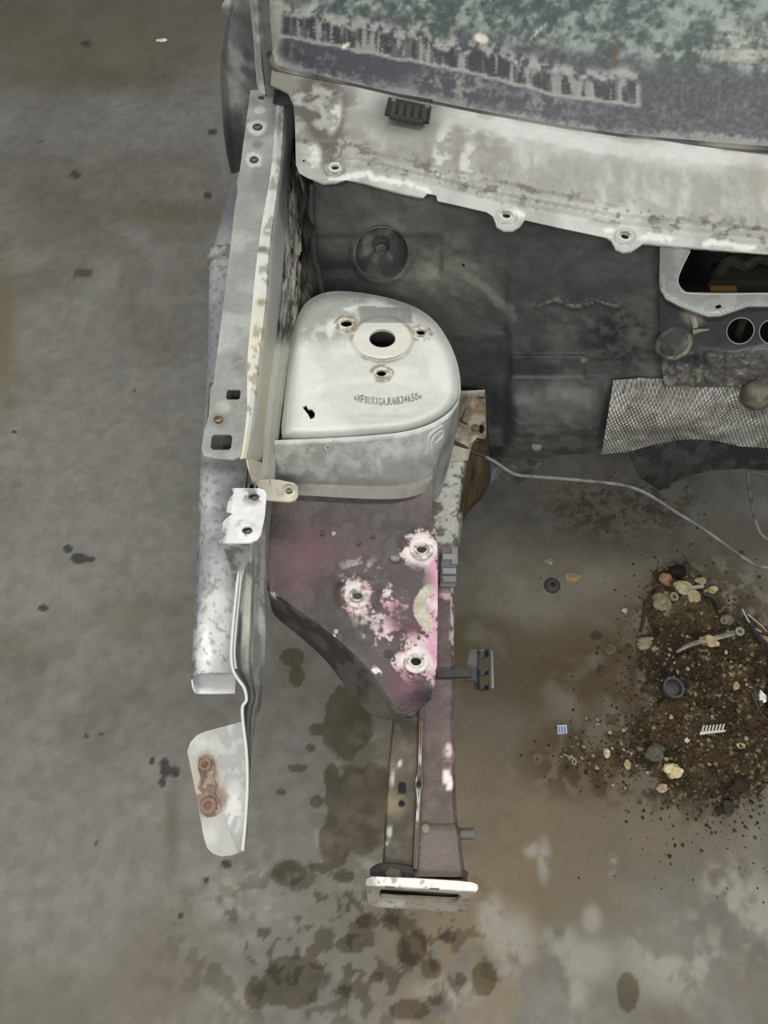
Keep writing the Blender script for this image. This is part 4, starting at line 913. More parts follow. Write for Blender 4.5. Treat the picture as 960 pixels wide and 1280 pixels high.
# folded seam along the rail
sm_pts = [(r_, s, z) for r_, l, s, rt, z in rl if r_ >= 900 and r_ < 1070]
secs = []
for r_ in range(1088, 898, -8):
    s = np.interp(r_, [900, 950, 1000, 1060, 1098], [526, 525, 523, 520, 519]); z = float(np.interp(r_, [900, 1098], [0.545, 0.535])); o = 3.2 * math.exp(-((r_ - 981) / 9.0) ** 2); Y = Yrow(r_, z)
    secs.append([PT(s - 2.0 - o, Y, z), PT(s - 1.6 - o, Y, z + 0.012), PT(s - 0.4 - o, Y, z + 0.0125), PT(s - 0.3 - o * .7, Y, z + 0.004), PT(s + 0.3 + o * .7, Y, z + 0.004), PT(s + 0.4 + o, Y, z + 0.0125), PT(s + 1.6 + o, Y, z + 0.012), PT(s + 2.0 + o, Y, z)])
loft('rail_seam', secs, lambda U, V, P: mix(mix(c(120, 112, 100), c(150, 118, 100), (1 - sm(V, 925, 940))), c(214, 213, 208), sm(nz(P, 40, 135), 0.35, 0.6) * (1 - sm(V, 1035, 1050)) * sm(V, 925, 945)), DIRTY, rail, 0.0, 3, 1, False)
lathe('seam_gap', PZ(524, 981, 0.5505), (0, 0, 1), [(0.004, 0), (0.004, 0.0015), (0.003, 0.002)], c(16, 15, 14), FELT, rail, 10)
# outer sleeve near the end
def slv(r_, g): z = 0.536; Y = Yrow(r_, z); s = np.interp(r_, [1030, 1098], [523, 520]); rt = np.interp(r_, [1030, 1098], [573, 581]); return [PT(s + 1, Y, z - 0.004), PT(s + 1, Y, z + 0.002 + g), PT(s + 5, Y, z + 0.005 + g), PT(rt - 4, Y, z + 0.003 + g), PT(rt + 1, Y, z - 0.008), PT(rt, Y, z - 0.10)]
sleeve = loft('rail_sleeve', [slv(1097, 0.004), slv(1080, 0.001), slv(1062, 0), slv(1036, 0), slv(1031, -0.001)], lambda U, V, P: mix(mix(c(112, 102, 98), c(88, 80, 76), sm(nz(P, 20, 137), 0.4, 0.7)), c(92, 84, 76), (1 - sm(V, 1034, 1040))), DIRTY, rail, 0.002, 5, 4, True, False)
lathe('sleeve_boss', PZ(532, 1036, 0.5415), (0, 0, 1), [(0.007, 0), (0.0065, 0.003), (0.004, 0.0045)], c(128, 120, 108), DIRTY, rail, 16)
tube('side_stud', [PZ(570, 1043, 0.515), PZ(580, 1042.5, 0.515), PZ(592, 1042, 0.515)], 0.0085, c(96, 92, 88), PLAST, rail, 12, 2)
for x, y in ((487, 1093), (493, 1094)): lathe('rail_bolt', PZ(x + 2, y, 0.538), (0, -0.1, 1), [(0.009, -0.02), (0.009, 0.004), (0.006, 0.006)], c(98, 92, 84), DIRTY, rail, 6)
tube('end_fillet', [PZ(468, 1093, 0.515), PZ(480, 1088, 0.525), PZ(500, 1089, 0.528), PZ(516, 1092, 0.528)], 0.011, c(76, 72, 68), DIRTY, rail, 8, 4)
tube('end_fillet', [PZ(534, 1093, 0.528), PZ(550, 1090, 0.528), PZ(566, 1092, 0.526), PZ(580, 1099, 0.52)], 0.012, c(86, 78, 74), DIRTY, rail, 8, 4)

# end plate
def ep_surf(U, V):
    q = A(V) - (A(U) - 458) * 0.058; z = np.interp(q, [1094, 1107, 1134], [0.560, 0.557, 0.445]); return PZ(U, V, z)
def ep_col(U, V, P):
    q = V - (U - 458) * 0.058; n = nz(P, 60, 141); n2 = nz(P, 25, 142)
    r = mix(c(224, 224, 220), c(164, 157, 143), sm(q, 1104, 1109)); r = mix(r, c(134, 124, 106), sm(n2, 0.45, 0.7) * sm(q, 1106, 1110) * 0.6)
    r = mix(r, c(214, 212, 206), blob(U, V, 490, 1130, 16, 5, 0.6) * 0.7); r = mix(r, c(128, 124, 112), blob(U, V, 460, 1103, 9, 8, 0.6) * 0.7)
    return mix(r, c(90, 86, 78), sm(n, 0.72, 0.8) * 0.5)
ep = sheet('rail_end_plate', [(457, 1106), (458, 1099), (464, 1096), (472, 1096), (520, 1098), (570, 1101), (590, 1103), (597, 1106), (597.5, 1111), (590, 1124), (582, 1137), (577, 1141), (560, 1139), (520, 1138), (490, 1135), (470, 1134), (461, 1130), (459, 1120)], ep_surf, ep_col, PAINT, car, holes=[[(474, 1115), (477, 1111.5), (500, 1112.5), (540, 1115), (572, 1117.5), (577, 1120), (570, 1127.5), (562, 1129), (545, 1128.5), (522, 1126), (495, 1124), (477, 1122.5), (474, 1119)]], step=3, thick=0.005)
ep['label'] = 'white-rimmed rail end plate'
sheet('recess_dark_sheet', [(468, 1109), (586, 1114), (580, 1133), (466, 1127)], lambda U, V: ep_surf(U, V) + c(0, 0.012, -0.006), c(66, 60, 52), DIRTY, ep, step=6, thick=0.003)  # dark sheet added behind the opening to stand for its shade
p = PYp(A([511, 530, 530, 511]), A([1122, 1123, 1113.5, 1112.5]), 0.155); block('captive_tab', p, 0.004, c(150, 144, 130), DIRTY, ep, (0, -1, 0.2))
lathe('plate_bolt', PYp(569, 1127, 0.142), (0, -1, 0.4), [(0.008, 0), (0.008, 0.006), (0.005, 0.008)], c(104, 98, 86), DIRTY, ep, 8)
for x, y in ((487, 1109.3), (543, 1111.2)):
    q = PZ(A([x - 6, x + 6, x + 6, x - 6]), A([y + 0.8, y + 1.3, y - 0.5, y - 1]), 0.5575); block('plate_slot', q, 0.001, c(84, 82, 78), DIRTY, ep)

# rail kick-up beside the tower
def ku_col(U, V, P):
    n = nz(P, 20, 144); n2 = nz(P, 70, 145); r = mix(c(150, 144, 128), c(116, 108, 90), sm(n, 0.4, 0.7)); r = mix(r, c(92, 84, 72), sm(n2, 0.55, 0.7) * 0.7)
    r = mix(r, c(112, 82, 62), blob(U, V, 598, 512, 9, 7, 0.6) * 0.6 + blob(U, V, 580, 498, 5, 3, .5) * .6); r = mix(r, c(182, 180, 172), (1 - sm(V, 488, 494)) * 0.7 + sm(V, 548, 556) * (1 - sm(U, 580, 592)) * 0.7)
    return r
ku = sheet('rail_extension', [(574, 489), (606, 487), (607, 500), (608, 545), (606, 548), (597, 547), (591, 553), (585, 575), (548, 580), (552, 562), (562, 532), (572, 508)], lambda U, V: PZ(U, V, np.interp(V, [487, 548, 580], [0.585, 0.575, 0.568]) + 0.005 * blob(A(U), A(V), 590, 520, 16, 26, 0.2)), ku_col, DIRTY, car, holes=[ell(602, 536, 4, 6, 12)], step=3, thick=0.002)
lathe('rivet', PZ(594, 536, 0.581), (0, 0, 1), [(0.009, 0), (0.008, 0.005), (0.004, 0.007)], c(94, 90, 80), DIRTY, ku, 12)
tube('bead', [PZ(x, y, 0.5845) for x, y in ((606, 497), (590, 498), (587, 501), (577, 523), (578, 527), (584, 530))], 0.0022, c(66, 60, 50), DIRTY, ku, 6, 4)
# its brown flared outer side
def bs_col(U, V, P):
    n = nz(P, 22, 147); n2 = nz(P * c(1, 1, .4), 40, 148); r = mix(c(86, 74, 50), c(58, 52, 42), sm(n, 0.4, 0.7)); r = mix(r, c(120, 98, 60), sm(n2, 0.6, 0.75) * 0.7); return mix(r, c(60, 61, 64), sm(U, 600, 612) * 0.7)
fa = loft('rail_side_flare', [[PZ(606, 500, 0.58), PZ(609, 520, 0.52), PZ(611, 545, 0.44), PZ(612, 565, 0.37)], [PZ(604, 545, 0.572), PZ(607, 560, 0.52), PZ(611, 578, 0.44), PZ(613, 588, 0.37)], [PZ(588, 556, 0.572), PZ(600, 575, 0.50), PZ(609, 592, 0.42), PZ(613, 602, 0.36)], [PZ(582, 590, 0.566), PZ(588, 602, 0.50), PZ(597, 614, 0.42), PZ(604, 620, 0.36)], [PZ(578, 620, 0.562), PZ(580, 625, 0.5), PZ(586, 632, 0.43), PZ(590, 635, 0.37)], [PZ(576, 640, 0.56), PZ(576.5, 645, 0.5), PZ(577, 650, 0.43), PZ(578, 652, 0.38)]], bs_col, DIRTY, car, 0.002, 10, 10)

# ---------------- firewall
FWX = [340, 380, 600, 830, 960, 1300]; FWY = [1.262, 1.262, 1.18, 1.10, 1.085, 1.09]
def fw_Y(U, V):
    U, V = A(U), A(V); y = np.interp(U, FWX, FWY) + np.interp(V, [215, 300, 450, 540, 575], [0, 0, -0.015, -0.04, -0.035])
    x = np.clip((U - 608) / 150, 0, 1) * np.clip((770 - U) / 6, 0, 1); y = y - 0.05 * np.sin(np.clip((V - 470) / 108, 0, 1) * math.pi) ** 0.8 * np.clip((U - 606) / 40, 0, 1) ** 0.5 * (1 - sm(U, 735, 768))
    y = y - 0.012 * (sm(U, 628, 642) * sm(V, 300, 360)) + 0.010 * (sm(U, 556, 548) * sm(V, 290, 300) * (1 - sm(V, 335, 350)))
    y = y - 0.010 * (sm(U, 636, 642) * (1 - sm(U, 728, 734)) * sm(V, 441, 446) * (1 - sm(V, 470, 478)))
    y = y - 0.008 * (1 - sm(abs(V - 380 + 3 * np.sin(U * 0.12)), 1.5, 5)) * sm(U, 664, 674) * (1 - sm(U, 770, 778))
    y = y - 0.03 * sm(U, 560, 640) * (1 - sm(V, 300, 420)) * 0.4
    d = np.hypot(U - 477, V - 315); y = y - 0.006 * (1 - sm(abs(d - 36), 2, 7))
    P = PYp(U, V, y); y = y + (nz(P, 14, 151, 3) - 0.5) * 0.010
    return y
def fwall_col(U, V, P):
    n1 = nz(P, 8, 152); n2 = nz(P, 30, 153); n3 = nz(P, 90, 154, 3)
    r = mix(c(90, 91, 89), c(72, 74, 76), sm(n1, 0.3, 0.75)); r = mix(r, c(98, 97, 93), sm(n2 * .5 + n1 * .5, 0.45, 0.8) * 0.4)
    r = mix(r, c(118, 118, 111), (blob(U, V, 500, 300, 100, 60, 0.6) + blob(U, V, 560, 350, 60, 40, 0.6)) * (0.35 + 0.4 * sm(n2, 0.2, 0.8)))  # paler where the pad is lit, lamp light put into the colour
    r = mix(r, c(150, 148, 140), (1 - sm(dline(U, V, [(585, 345), (612, 365), (632, 385), (640, 400)]) + (n2 - .5) * 8, 3, 10)) * 0.6)
    r = mix(r, c(44, 48, 55), blob(U, V, 420, 350, 34, 36, 0.6) * 0.7 + blob(U, V, 640, 470, 60, 50, 0.6) * 0.5)
    r = mix(r, c(104, 104, 99), blob(U, V, 690, 415, 60, 34, 0.6) * sm(n2, 0.35, 0.7) * 0.55)
    r = mix(r, c(150, 147, 138), (1 - sm(abs(V - 380 + 3 * np.sin(U * 0.12) + (n3 - .5) * 7), 1, 4)) * sm(U, 664, 674) * (1 - sm(U, 770, 778)) * sm(n3, 0.3, 0.5) * 0.8)
    r = mix(r, c(42, 42, 42), blob(U, V, 770, 420, 36, 34, 0.5) * sm(n3, 0.35, 0.6) * 0.7)
    r = mix(r, c(114, 113, 107), blob(U, V, 805, 440, 26, 60, 0.6) * sm(n2, 0.35, 0.65) * 0.7)
    r = mix(r, c(120, 119, 114), blob(U, V, 700, 500, 80, 22, 0.6) * (0.4 + 0.5 * n2) + blob(U, V, 690, 545, 80, 24, 0.6) * sm(n2, 0.3, 0.6) * 0.5)
    r = mix(r, c(122, 120, 112), (1 - sm(abs(V - 472), 1, 3)) * sm(U, 636, 642) * (1 - sm(U, 728, 734)) * 0.5)
    r = mix(r, c(46, 49, 54), (blob(U, V, 628, 520, 18, 40, 0.3) + blob(U, V, 618, 560, 12, 18, .5)) * sm(n1 + .2, 0.2, 0.5) * 0.8)
    r = mix(r, c(150, 148, 140), blob(U, V, 730, 450, 4, 3, 0.5))
    return r
fwp = [(372, 216), (392, 216), (500, 232), (600, 245), (720, 266), (800, 278), (829, 282), (829, 480), (775, 480), (772, 520), (762, 566), (700, 569), (680, 573), (655, 574), (628, 573), (617, 568), (612, 560), (606, 540), (604, 486), (560, 480), (480, 470), (404, 462), (400, 380), (392, 330), (387, 270)]
firewall = sheet('firewall', fwp, lambda U, V: PYp(U, V, fw_Y(U, V)), fwall_col, FELT, car, holes=[ell(477, 316, 33, 35, 32), ell(579, 332, 2, 2.6, 10)], step=4, thick=0.006)
firewall['label'] = 'black insulated bulkhead behind the strut tower'
bc = PYp(477, 316, float(fw_Y(A([440]), A([316]))[0]))
bax = (0.05, -1, 0.25)
bowl_c = lambda U, V, P: mix(c(80, 81, 80), c(126, 125, 118), sm(nz(P, 30, 157), 0.4, 0.75))
lathe('grommet_bowl', bc, bax, [(0.056, 0.004), (0.052, 0.004), (0.049, -0.008), (0.044, -0.034), (0.036, -0.042), (0.002, -0.043), (0.002, -0.05), (0.06, -0.05), (0.056, 0.004)], bowl_c, FELT, firewall, 36, caps=False)
lathe('grommet_nub', Vector(bc) + Vector(bax).normalized() * -0.043, bax, [(0.018, 0), (0.016, 0.012), (0.011, 0.016), (0.010, 0.026), (0.0065, 0.028), (0.0055, 0.02), (0.0015, 0.018)], bowl_c, FELT, firewall, 22)
tube('pad_edge', [PYp(x, y, 1.244) for x, y in ((387, 232), (388, 270), (391, 305), (392, 322), (397, 337), (400, 352), (403, 372))], 0.007, c(94, 94, 89), FELT, firewall, 8, 5)
lathe('pad_clip', PYp(671, 557, float(fw_Y(A([671]), A([557]))[0]) - 0.002), (0, -0.7, 0.7), [(0.0125, 0), (0.0115, 0.003), (0.008, 0.0045), (0.007, 0.003), (0.002, 0.003)], c(140, 138, 130), DIRTY, firewall, 18)
# lower edge of the bulkhead, rolled under, and the sill behind it
lo_c = lambda U, V, P: mix(c(104, 102, 94), c(72, 70, 64), sm(nz(P, 26, 159), 0.35, 0.7))
loft('bulkhead_lower_edge', [[PZ(612, 572, 0.23), PZ(612, 580, 0.20), PZ(612, 590, 0.19)], [PZ(640, 574, 0.235), PZ(642, 584, 0.20), PZ(640, 603, 0.19)], [PZ(680, 574, 0.235), PZ(675, 582, 0.205), PZ(655, 602, 0.19)]], lo_c, DIRTY, car, 0.003, 6, 5, True, True)
loft('steering_gaiter', [[PZ(596, 620, 0.30), PZ(603, 620, 0.31), PZ(612, 612, 0.30)], [PZ(604, 604, 0.33), PZ(612, 604, 0.34), PZ(622, 600, 0.33)], [PZ(611, 586, 0.34), PZ(620, 584, 0.35), PZ(628, 582, 0.34)]], c(86, 87, 92), PLAST, car, 0.003, 5, 5, True, True)

# ---------------- right bulkhead panel with its opening
fr_line = [(829, 285), (822, 340), (824, 360), (831, 373), (850, 383), (875, 392), (886, 396), (900, 395), (918, 389), (935, 383), (960, 383), (1300, 380)]
def rp_Y(U, V):
    U, V = A(U), A(V); y = np.interp(U, FWX, FWY) - 0.034 + np.interp(V, [280, 400, 480], [0, -0.008, -0.03])
    fy = np.interp(U, [p[0] for p in fr_line[2:]], [p[1] for p in fr_line[2:]])
    y = y - 0.016 * (1 - sm(abs(V - fy), 1, 6)) * sm(U, 824, 832) - 0.004 * sm(fy - V, 0, 8)
    y = y - 0.012 * sm(V, 430 + 8 * np.sin(U * 0.05), 446) * sm(U, 858, 900)
    P = PYp(U, V, y); return y + (nz(P, 60, 161, 3) - .5) * 0.012 * sm(V, 436, 446)
def rp_col(U, V, P):
    fy = np.interp(U, [p[0] for p in fr_line[2:]], [p[1] for p in fr_line[2:]]); n = nz(P, 20, 162); n2 = nz(P, 60, 163, 3)
    frame = 1 - sm(V - fy, -1, 1.5); r = mix(c(78, 79, 82), c(66, 67, 70), n)
    r = mix(r, c(150, 146, 134), blob(U, V, 866, 396, 14, 10, 0.5, 20) * 0.85)
    r = mix(r, c(108, 107, 102), sm(V, 428, 442) * sm(U, 868, 900) * (0.6 + 0.4 * n2)); r = mix(r, c(98, 96, 90), sm(V, 452, 462) * 0.8); r = mix(r, c(150, 146, 136), sm(n2, 0.66, 0.72) * sm(V, 452, 462) * 0.7)
    fr = mix(c(192, 194, 190), c(172, 174, 170), sm(n, 0.4, 0.7)); fr = mix(fr, c(140, 147, 146), (1 - sm(U, 838, 850)) * (1 - sm(V, 345, 375)) * 0.55)
    fr = mix(fr, c(232, 235, 236), (1 - sm(abs(V - fy + 3), 1.2, 3.4)) * sm(U, 826, 832)); fr = mix(fr, c(206, 208, 206), (1 - sm(abs(U - 829), 1, 4)) * sm(V, 335, 350) * 0.6)
    return mix(r, fr, frame)
rpp = [(827, 283), (900, 290), (1300, 290), (1300, 484), (960, 484), (830, 484), (826, 440), (824, 360), (825, 310)]
rpan = sheet('bulkhead_panel', rpp, lambda U, V: PYp(U, V, rp_Y(U, V)), rp_col, GALV, car, holes=[[(872, 298), (862, 314), (853, 332), (847, 348), (849, 358), (858, 366.5), (900, 367.5), (960, 367), (1180, 364), (1200, 355), (1200, 300)], ell(925.5, 413.5, 17.5, 16, 24, -30), ell(964, 415, 15, 15, 20), ell(898, 384, 4.4, 3, 12, -20)], step=3.5, thick=0.003)
rpan['label'] = 'grey bulkhead panel with open heater aperture'
tube('aperture_lip', [PYp(x, y, float(rp_Y(A([x]), A([y]))[0]) - 0.001) for x, y in ((862, 314), (853, 332), (847, 348), (849, 358), (858, 366), (900, 367.5), (960, 367), (1100, 366))], 0.0016, c(206, 207, 203), PAINT, rpan, 6, 5)
for cx, cy, rx, ry in ((925.5, 413.5, 17.5, 16), (964, 415, 15, 15)):
    q = [PYp(x, y, float(rp_Y(A([x]), A([y]))[0]) - 0.001) for x, y in ell(cx, cy, rx, ry, 20, -30)]; tube('hole_lip', q + [q[0]], 0.0010, c(168, 166, 158), PAINT, rpan, 6, 2)
q = [PYp(x, y, 1.16) for x, y in ((932, 392), (925, 412), (918, 436))]
tube('inner_strut', q, 0.008, c(70, 66, 58), DIRTY, rpan, 8, 3)
pc = PYp(842, 428, float(rp_Y(A([842]), A([428]))[0]))
lathe('round_plug', pc, (-0.1, -1, 0.35), [(0.0345, -0.004), (0.0345, 0.007), (0.031, 0.010), (0.026, 0.010), (0.024, 0.006), (0.012, 0.0075), (0.002, 0.008)], lambda U, V, P: mix(mix(c(92, 91, 86), c(66, 66, 64), sm(nz(P, 40, 165), 0.4, 0.7)), c(158, 152, 138), (1 - sm(abs(np.hypot(U - 842, V - 428) - 20), 1, 4)) * sm(nz(P, 70, 166), 0.5, 0.65) * sm(U + V, 1268, 1290)), DIRTY, rpan, 30)
tube('sealant_blob', [PYp(x, y, float(rp_Y(A([x]), A([y]))[0]) - 0.003) for x, y in ((866, 396), (868, 402), (869, 408))], 0.0055, c(170, 168, 160), PLAST, rpan, 8, 3)
tube('sealant_blob', [PYp(x, y, float(rp_Y(A([x]), A([y]))[0]) - 0.004) for x, y in ((866, 415), (875, 413), (887, 412))], lambda t: 0.005 * (1 - t) + 0.001, c(150, 144, 128), PLAST, rpan, 8, 3)
# box added behind the aperture to keep the cabin dark
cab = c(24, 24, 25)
loft('cabin_dark_box', [[(0.34, 1.16, 0.92), (0.34, 1.75, 0.92), (0.34, 1.75, 0.42), (0.34, 1.16, 0.42)], [(1.3, 1.16, 0.92), (1.3, 1.75, 0.92), (1.3, 1.75, 0.42), (1.3, 1.16, 0.42)]], lambda U, V, P: mix(c(34, 34, 35), c(96, 90, 80), sm(nz(P, 26, 168, 4), 0.5, 0.75)), FELT, car, 0.004, 10, 10, False, False)
block('heater_tray', [PZ(880, 366, 0.66), PZ(960, 366, 0.66), PZ(960, 340, 0.66), PZ(885, 342, 0.66)], 0.03, lambda U, V, P: mix(c(44, 42, 38), c(78, 72, 62), sm(nz(P, 50, 169), 0.5, 0.7)), FELT, car)
block('brass_strap', [PYp(887, 367, 1.11), PYp(920, 367, 1.11), PYp(920, 357, 1.11), PYp(887, 357, 1.11)], 0.006, lambda U, V, P: mix(c(116, 88, 54), c(80, 62, 42), sm(nz(P, 40, 170), 0.4, 0.7)), RUST, car, (0, -1, 0))
tube('wiring_bundle', [PYp(x, y, 1.2) for x, y in ((900, 340), (912, 325), (930, 332), (950, 322), (975, 330), (1010, 322))], 0.012, c(54, 50, 44), FELT, car, 8, 5)

block('floor_pan', [(-0.28, 1.20, 0.30), (1.3, 1.20, 0.30), (1.3, 2.4, 0.30), (-0.28, 2.4, 0.30)], -0.05, c(70, 68, 62), DIRTY, car)
# ---------------- heat shield
def hs_surf(U, V):
    U, V = A(U), A(V); t = np.clip((V - 474) / 88, 0, 1); Y = np.interp(U, [750, 830, 900, 960, 1300], [1.075, 1.05, 1.04, 1.035, 1.05]) - 0.055 * np.sin(t * math.pi * 0.62)
    P = PYp(U, V, Y); Y = Y + (nz(P, 14, 171, 3) - 0.5) * 0.012 - 0.02 * blob(U, V, 945, 492, 26, 22, 0.5); return PYp(U, V, Y)
def hs_col(U, V, P):
    n = nz(P, 14, 172); n2 = nz(P, 60, 173, 3); r = mix(c(206, 205, 198), c(180, 179, 172), sm(n, 0.35, 0.7)); r = mix(r, c(130, 126, 118), sm(n2, 0.62, 0.75) * 0.5)
    r = mix(r, c(168, 156, 140), blob(U, V, 835, 515, 60, 24, 0.6) * 0.3); return r
hs = sheet('heat_shield', [(767, 475), (800, 472.5), (860, 474), (905, 473), (925, 478), (935, 472), (960, 470), (1300, 470), (1300, 562), (1000, 562), (960, 560), (925, 558), (895, 551), (872, 549), (850, 550), (815, 556), (785, 565), (752, 568)], hs_surf, hs_col, FOIL, car, step=3.5, thick=0.002)
hs['label'] = 'silver embossed heat shield foil'
def hs2(U, V): U, V = A(U), A(V); return PYp(U, V, np.interp(U, [780, 830, 880, 1300], [1.04, 1.06, 1.075, 1.09]) - np.interp(V, [548, 580, 615], [0.0, 0.03, 0.035]))
sheet('lower_heat_shield', [(786, 566), (815, 553), (850, 545), (960, 548), (1300, 550), (1300, 590), (960, 588), (930, 586), (890, 588), (860, 595), (842, 603), (836, 610), (824, 613), (812, 605), (798, 596)], hs2, lambda U, V, P: mix(c(92, 91, 89), c(58, 58, 58), sm(nz(P, 24, 175), 0.35, 0.7)), FOIL, car, step=3.5, thick=0.002)  # shade put into the foil colour so this lower sheet looks shadowed
q = hs_surf(A([947.]), A([495.]))[0]
lathe('shield_stud', q + c(0, 0.004, 0), (-0.25, -1, 0.35), [(0.032, 0), (0.029, 0.012), (0.022, 0.024), (0.012, 0.03), (0.003, 0.032)], lambda U, V, P: mix(c(84, 82, 72), c(116, 112, 98), sm(nz(P, 50, 176), 0.4, 0.7)), DIRTY, hs, 22)

# ---------------- small parts on the rail
clip = block('cable_clip', PZ(A([550, 569, 571, 552]), A([735, 735, 686, 686]), 0.566), 0.006, c(112, 110, 108), PLAST, car)
clip['label'] = 'grey plastic cable clip comb'
block('clip_arm', PZ(A([564, 572, 572, 564]), A([707, 707, 686, 686]), 0.570), 0.007, c(136, 136, 134), PLAST, clip)
for i, y in enumerate((697, 715, 725)):
    block('clip_tooth', PZ(A([553, 570, 570, 553]), A([y + 4, y + 4, y - 3, y - 3]), 0.572), 0.006, c(150, 152, 154) if i < 2 else c(132, 132, 130), PLAST, clip)
arm = block('side_bracket', PZ(A([545, 588, 588, 545]), A([849, 848, 838, 839]), 0.545), 0.008, c(54, 53, 54), PLAST, car)
arm['label'] = 'black bent side bracket'
bp = sheet('bracket_plate', [(587, 813), (610, 811), (616, 814), (617.5, 860), (597, 862), (594, 852), (582, 850), (583, 836)], lambda U, V: PZ(U, V, 0.548 - 0.02 * sm(A(U), 596, 600) * (1 - sm(A(U), 606, 611))), lambda U, V, P: mix(mix(c(52, 54, 56), c(84, 84, 82), blob(U, V, 592, 824, 10, 10, .6)), c(128, 128, 124), sm(U, 613, 616) + (1 - sm(V, 812, 815)) * 0.6), PLAST, arm, holes=[[(600, 822), (611, 820), (612, 838), (603, 840), (597, 836)], [(599, 846), (611, 842), (612, 856), (600, 857)]], step=2.5, thick=0.004)
# fixed rod piece near the shield
rod = tube('hanger_rod', [PZ(x, y, z) for x, y, z in ((985, 600, 0.30), (960, 594, 0.30), (945, 590, 0.30), (936, 590, 0.298), (935, 597, 0.29), (938, 620, 0.25), (943, 645, 0.21), (948, 662, 0.19), (956, 672, 0.18), (985, 690, 0.17))], 0.0042, lambda U, V, P: mix(c(112, 112, 108), c(66, 66, 64), sm(nz(P, 50, 178), 0.4, 0.7)), DIRTY, car, 8, 5)

# ================================================================== LOOSE PIPE
pipe_pts = [(557, 548, 0.585), (575, 556, 0.575), (592, 565, 0.565), (606, 571, 0.555), (618, 577, 0.545), (636, 589, 0.53), (648, 594, 0.52), (670, 596, 0.51), (720, 600, 0.49), (760, 604, 0.475), (785, 608, 0.465), (810, 618, 0.45), (840, 637, 0.43), (880, 662, 0.40), (915, 687, 0.375), (935, 701, 0.36), (948, 708, 0.35), (965, 709, 0.345), (1000, 706, 0.33)]
bpipe = tube('brake_pipe', [PZ(*p) for p in pipe_pts], 0.0036, lambda U, V, P: mix(mix(c(122, 122, 119), c(92, 91, 87), sm(nz(P, 40, 181), 0.4, 0.65)), c(58, 55, 52), 1 - sm(U, 605, 610)), DIRTY, None, 10, 5)
tag(bpipe, 'thin bent grey brake pipe reaching out from beside the strut tower', 'pipe'); localise(bpipe)

# ================================================================== DEBRIS ON THE FLOOR
def soil_h(U, V, P):
    core = np.maximum.reduce([blob(U, V, 885, 850, 85, 90, 0.45), blob(U, V, 890, 940, 90, 70, 0.45), blob(U, V, 850, 765, 42, 50, 0.4), blob(U, V, 940, 900, 60, 100, 0.4)])
    n = nz(P, 22, 191, 4); n2 = nz(P, 80, 192, 3)
    return np.clip(core * 0.024 + core * (n - 0.45) * 0.03 + core * (n2 - 0.5) * 0.014, 0.0005, 1) * sm(core, 0.0, 0.25) + 0.0008
heap_poly = [(818, 716), (842, 712), (866, 722), (884, 745), (898, 765), (925, 772), (948, 800), (975, 830), (1010, 880), (1000, 960), (960, 985), (925, 1000), (905, 1012), (880, 1002), (852, 998), (830, 982), (806, 965), (790, 940), (800, 905), (812, 880), (806, 850), (796, 820), (812, 790), (804, 760)]
_h = cr(heap_poly, 8, True); _c = _h.mean(0); _k = nz(np.hstack([_h * 0.001, _h[:, :1] * 0]), 55, 190, 4) - 0.5
_h = _h + (_h - _c) / np.linalg.norm(_h - _c, axis=1, keepdims=True) * (_k * 30)[:, None]; heap_poly = [tuple(p) for p in _h]
HEAP_S = heap_poly + [heap_poly[0]]
def heap_surf(U, V):
    P = PZ(U, V, 0.0); h = soil_h(A(U), A(V), P); d = dline(A(U), A(V), HEAP_S); P[:, 2] = h * sm(d, 0, 8) + 0.0006; return P
def soil_col(U, V, P):
    n = nz(P, 20, 194); n2 = nz(P, 70, 195, 3); r = mix(c(74, 62, 46), c(54, 46, 35), sm(n, 0.35, 0.65)); r = mix(r, c(92, 80, 59), sm(n2, 0.6, 0.75) * 0.6)
    r = mix(r, c(96, 88, 70), blob(U, V, 845, 745, 34, 36, 0.6) * 0.5); r = mix(r, c(46, 40, 38), blob(U, V, 838, 835, 22, 34, 0.6) * 0.6); return mix(r, c(160, 148, 118), sm(n2, 0.86, 0.92) * 0.7)
heap = sheet('soil_heap', heap_poly, heap_surf, soil_col, SOIL, None, step=2.9, thick=0, smooth=False)
tag(heap, 'heap of loose brown soil swept up on the floor', 'soil', None, 'stuff')
def ground(px, py):
    P = PZ(A([px]), A([py]), 0.0)
    return heap_surf(A([px]), A([py]))[0] if inpoly(A([px]), A([py]), heap_poly)[0] else P[0] + c(0, 0, 0.0002)
def lump(name, pos, r, color, mat=STONE, squash=(1, 1, .7), seed=0, sub=2, rough=0.35, rot=0.0):
    bm_ = bmesh.new(); bmesh.ops.create_icosphere(bm_, subdivisions=sub, radius=1.0); V_ = A([tuple(v.co) for v in bm_.verts]); Fs = [tuple(v.index for v in f.verts) for f in bm_.faces]; bm_.free()
    k = 1 + (nz(V_ + seed * 3.1, 1.3, seed % 50, 2) - 0.5) * 2 * rough; V_ = V_ * k[:, None] * A(squash) * r
    cs, sn = math.cos(rot), math.sin(rot); V_[:, :2] = V_[:, :2] @ np.array([[cs, sn], [-sn, cs]]); V_[:, 2] -= V_[:, 2].min() + r * 0.08
    o = finish(name, V_, Fs, color, mat, None, False); o.location = tuple(pos); return o
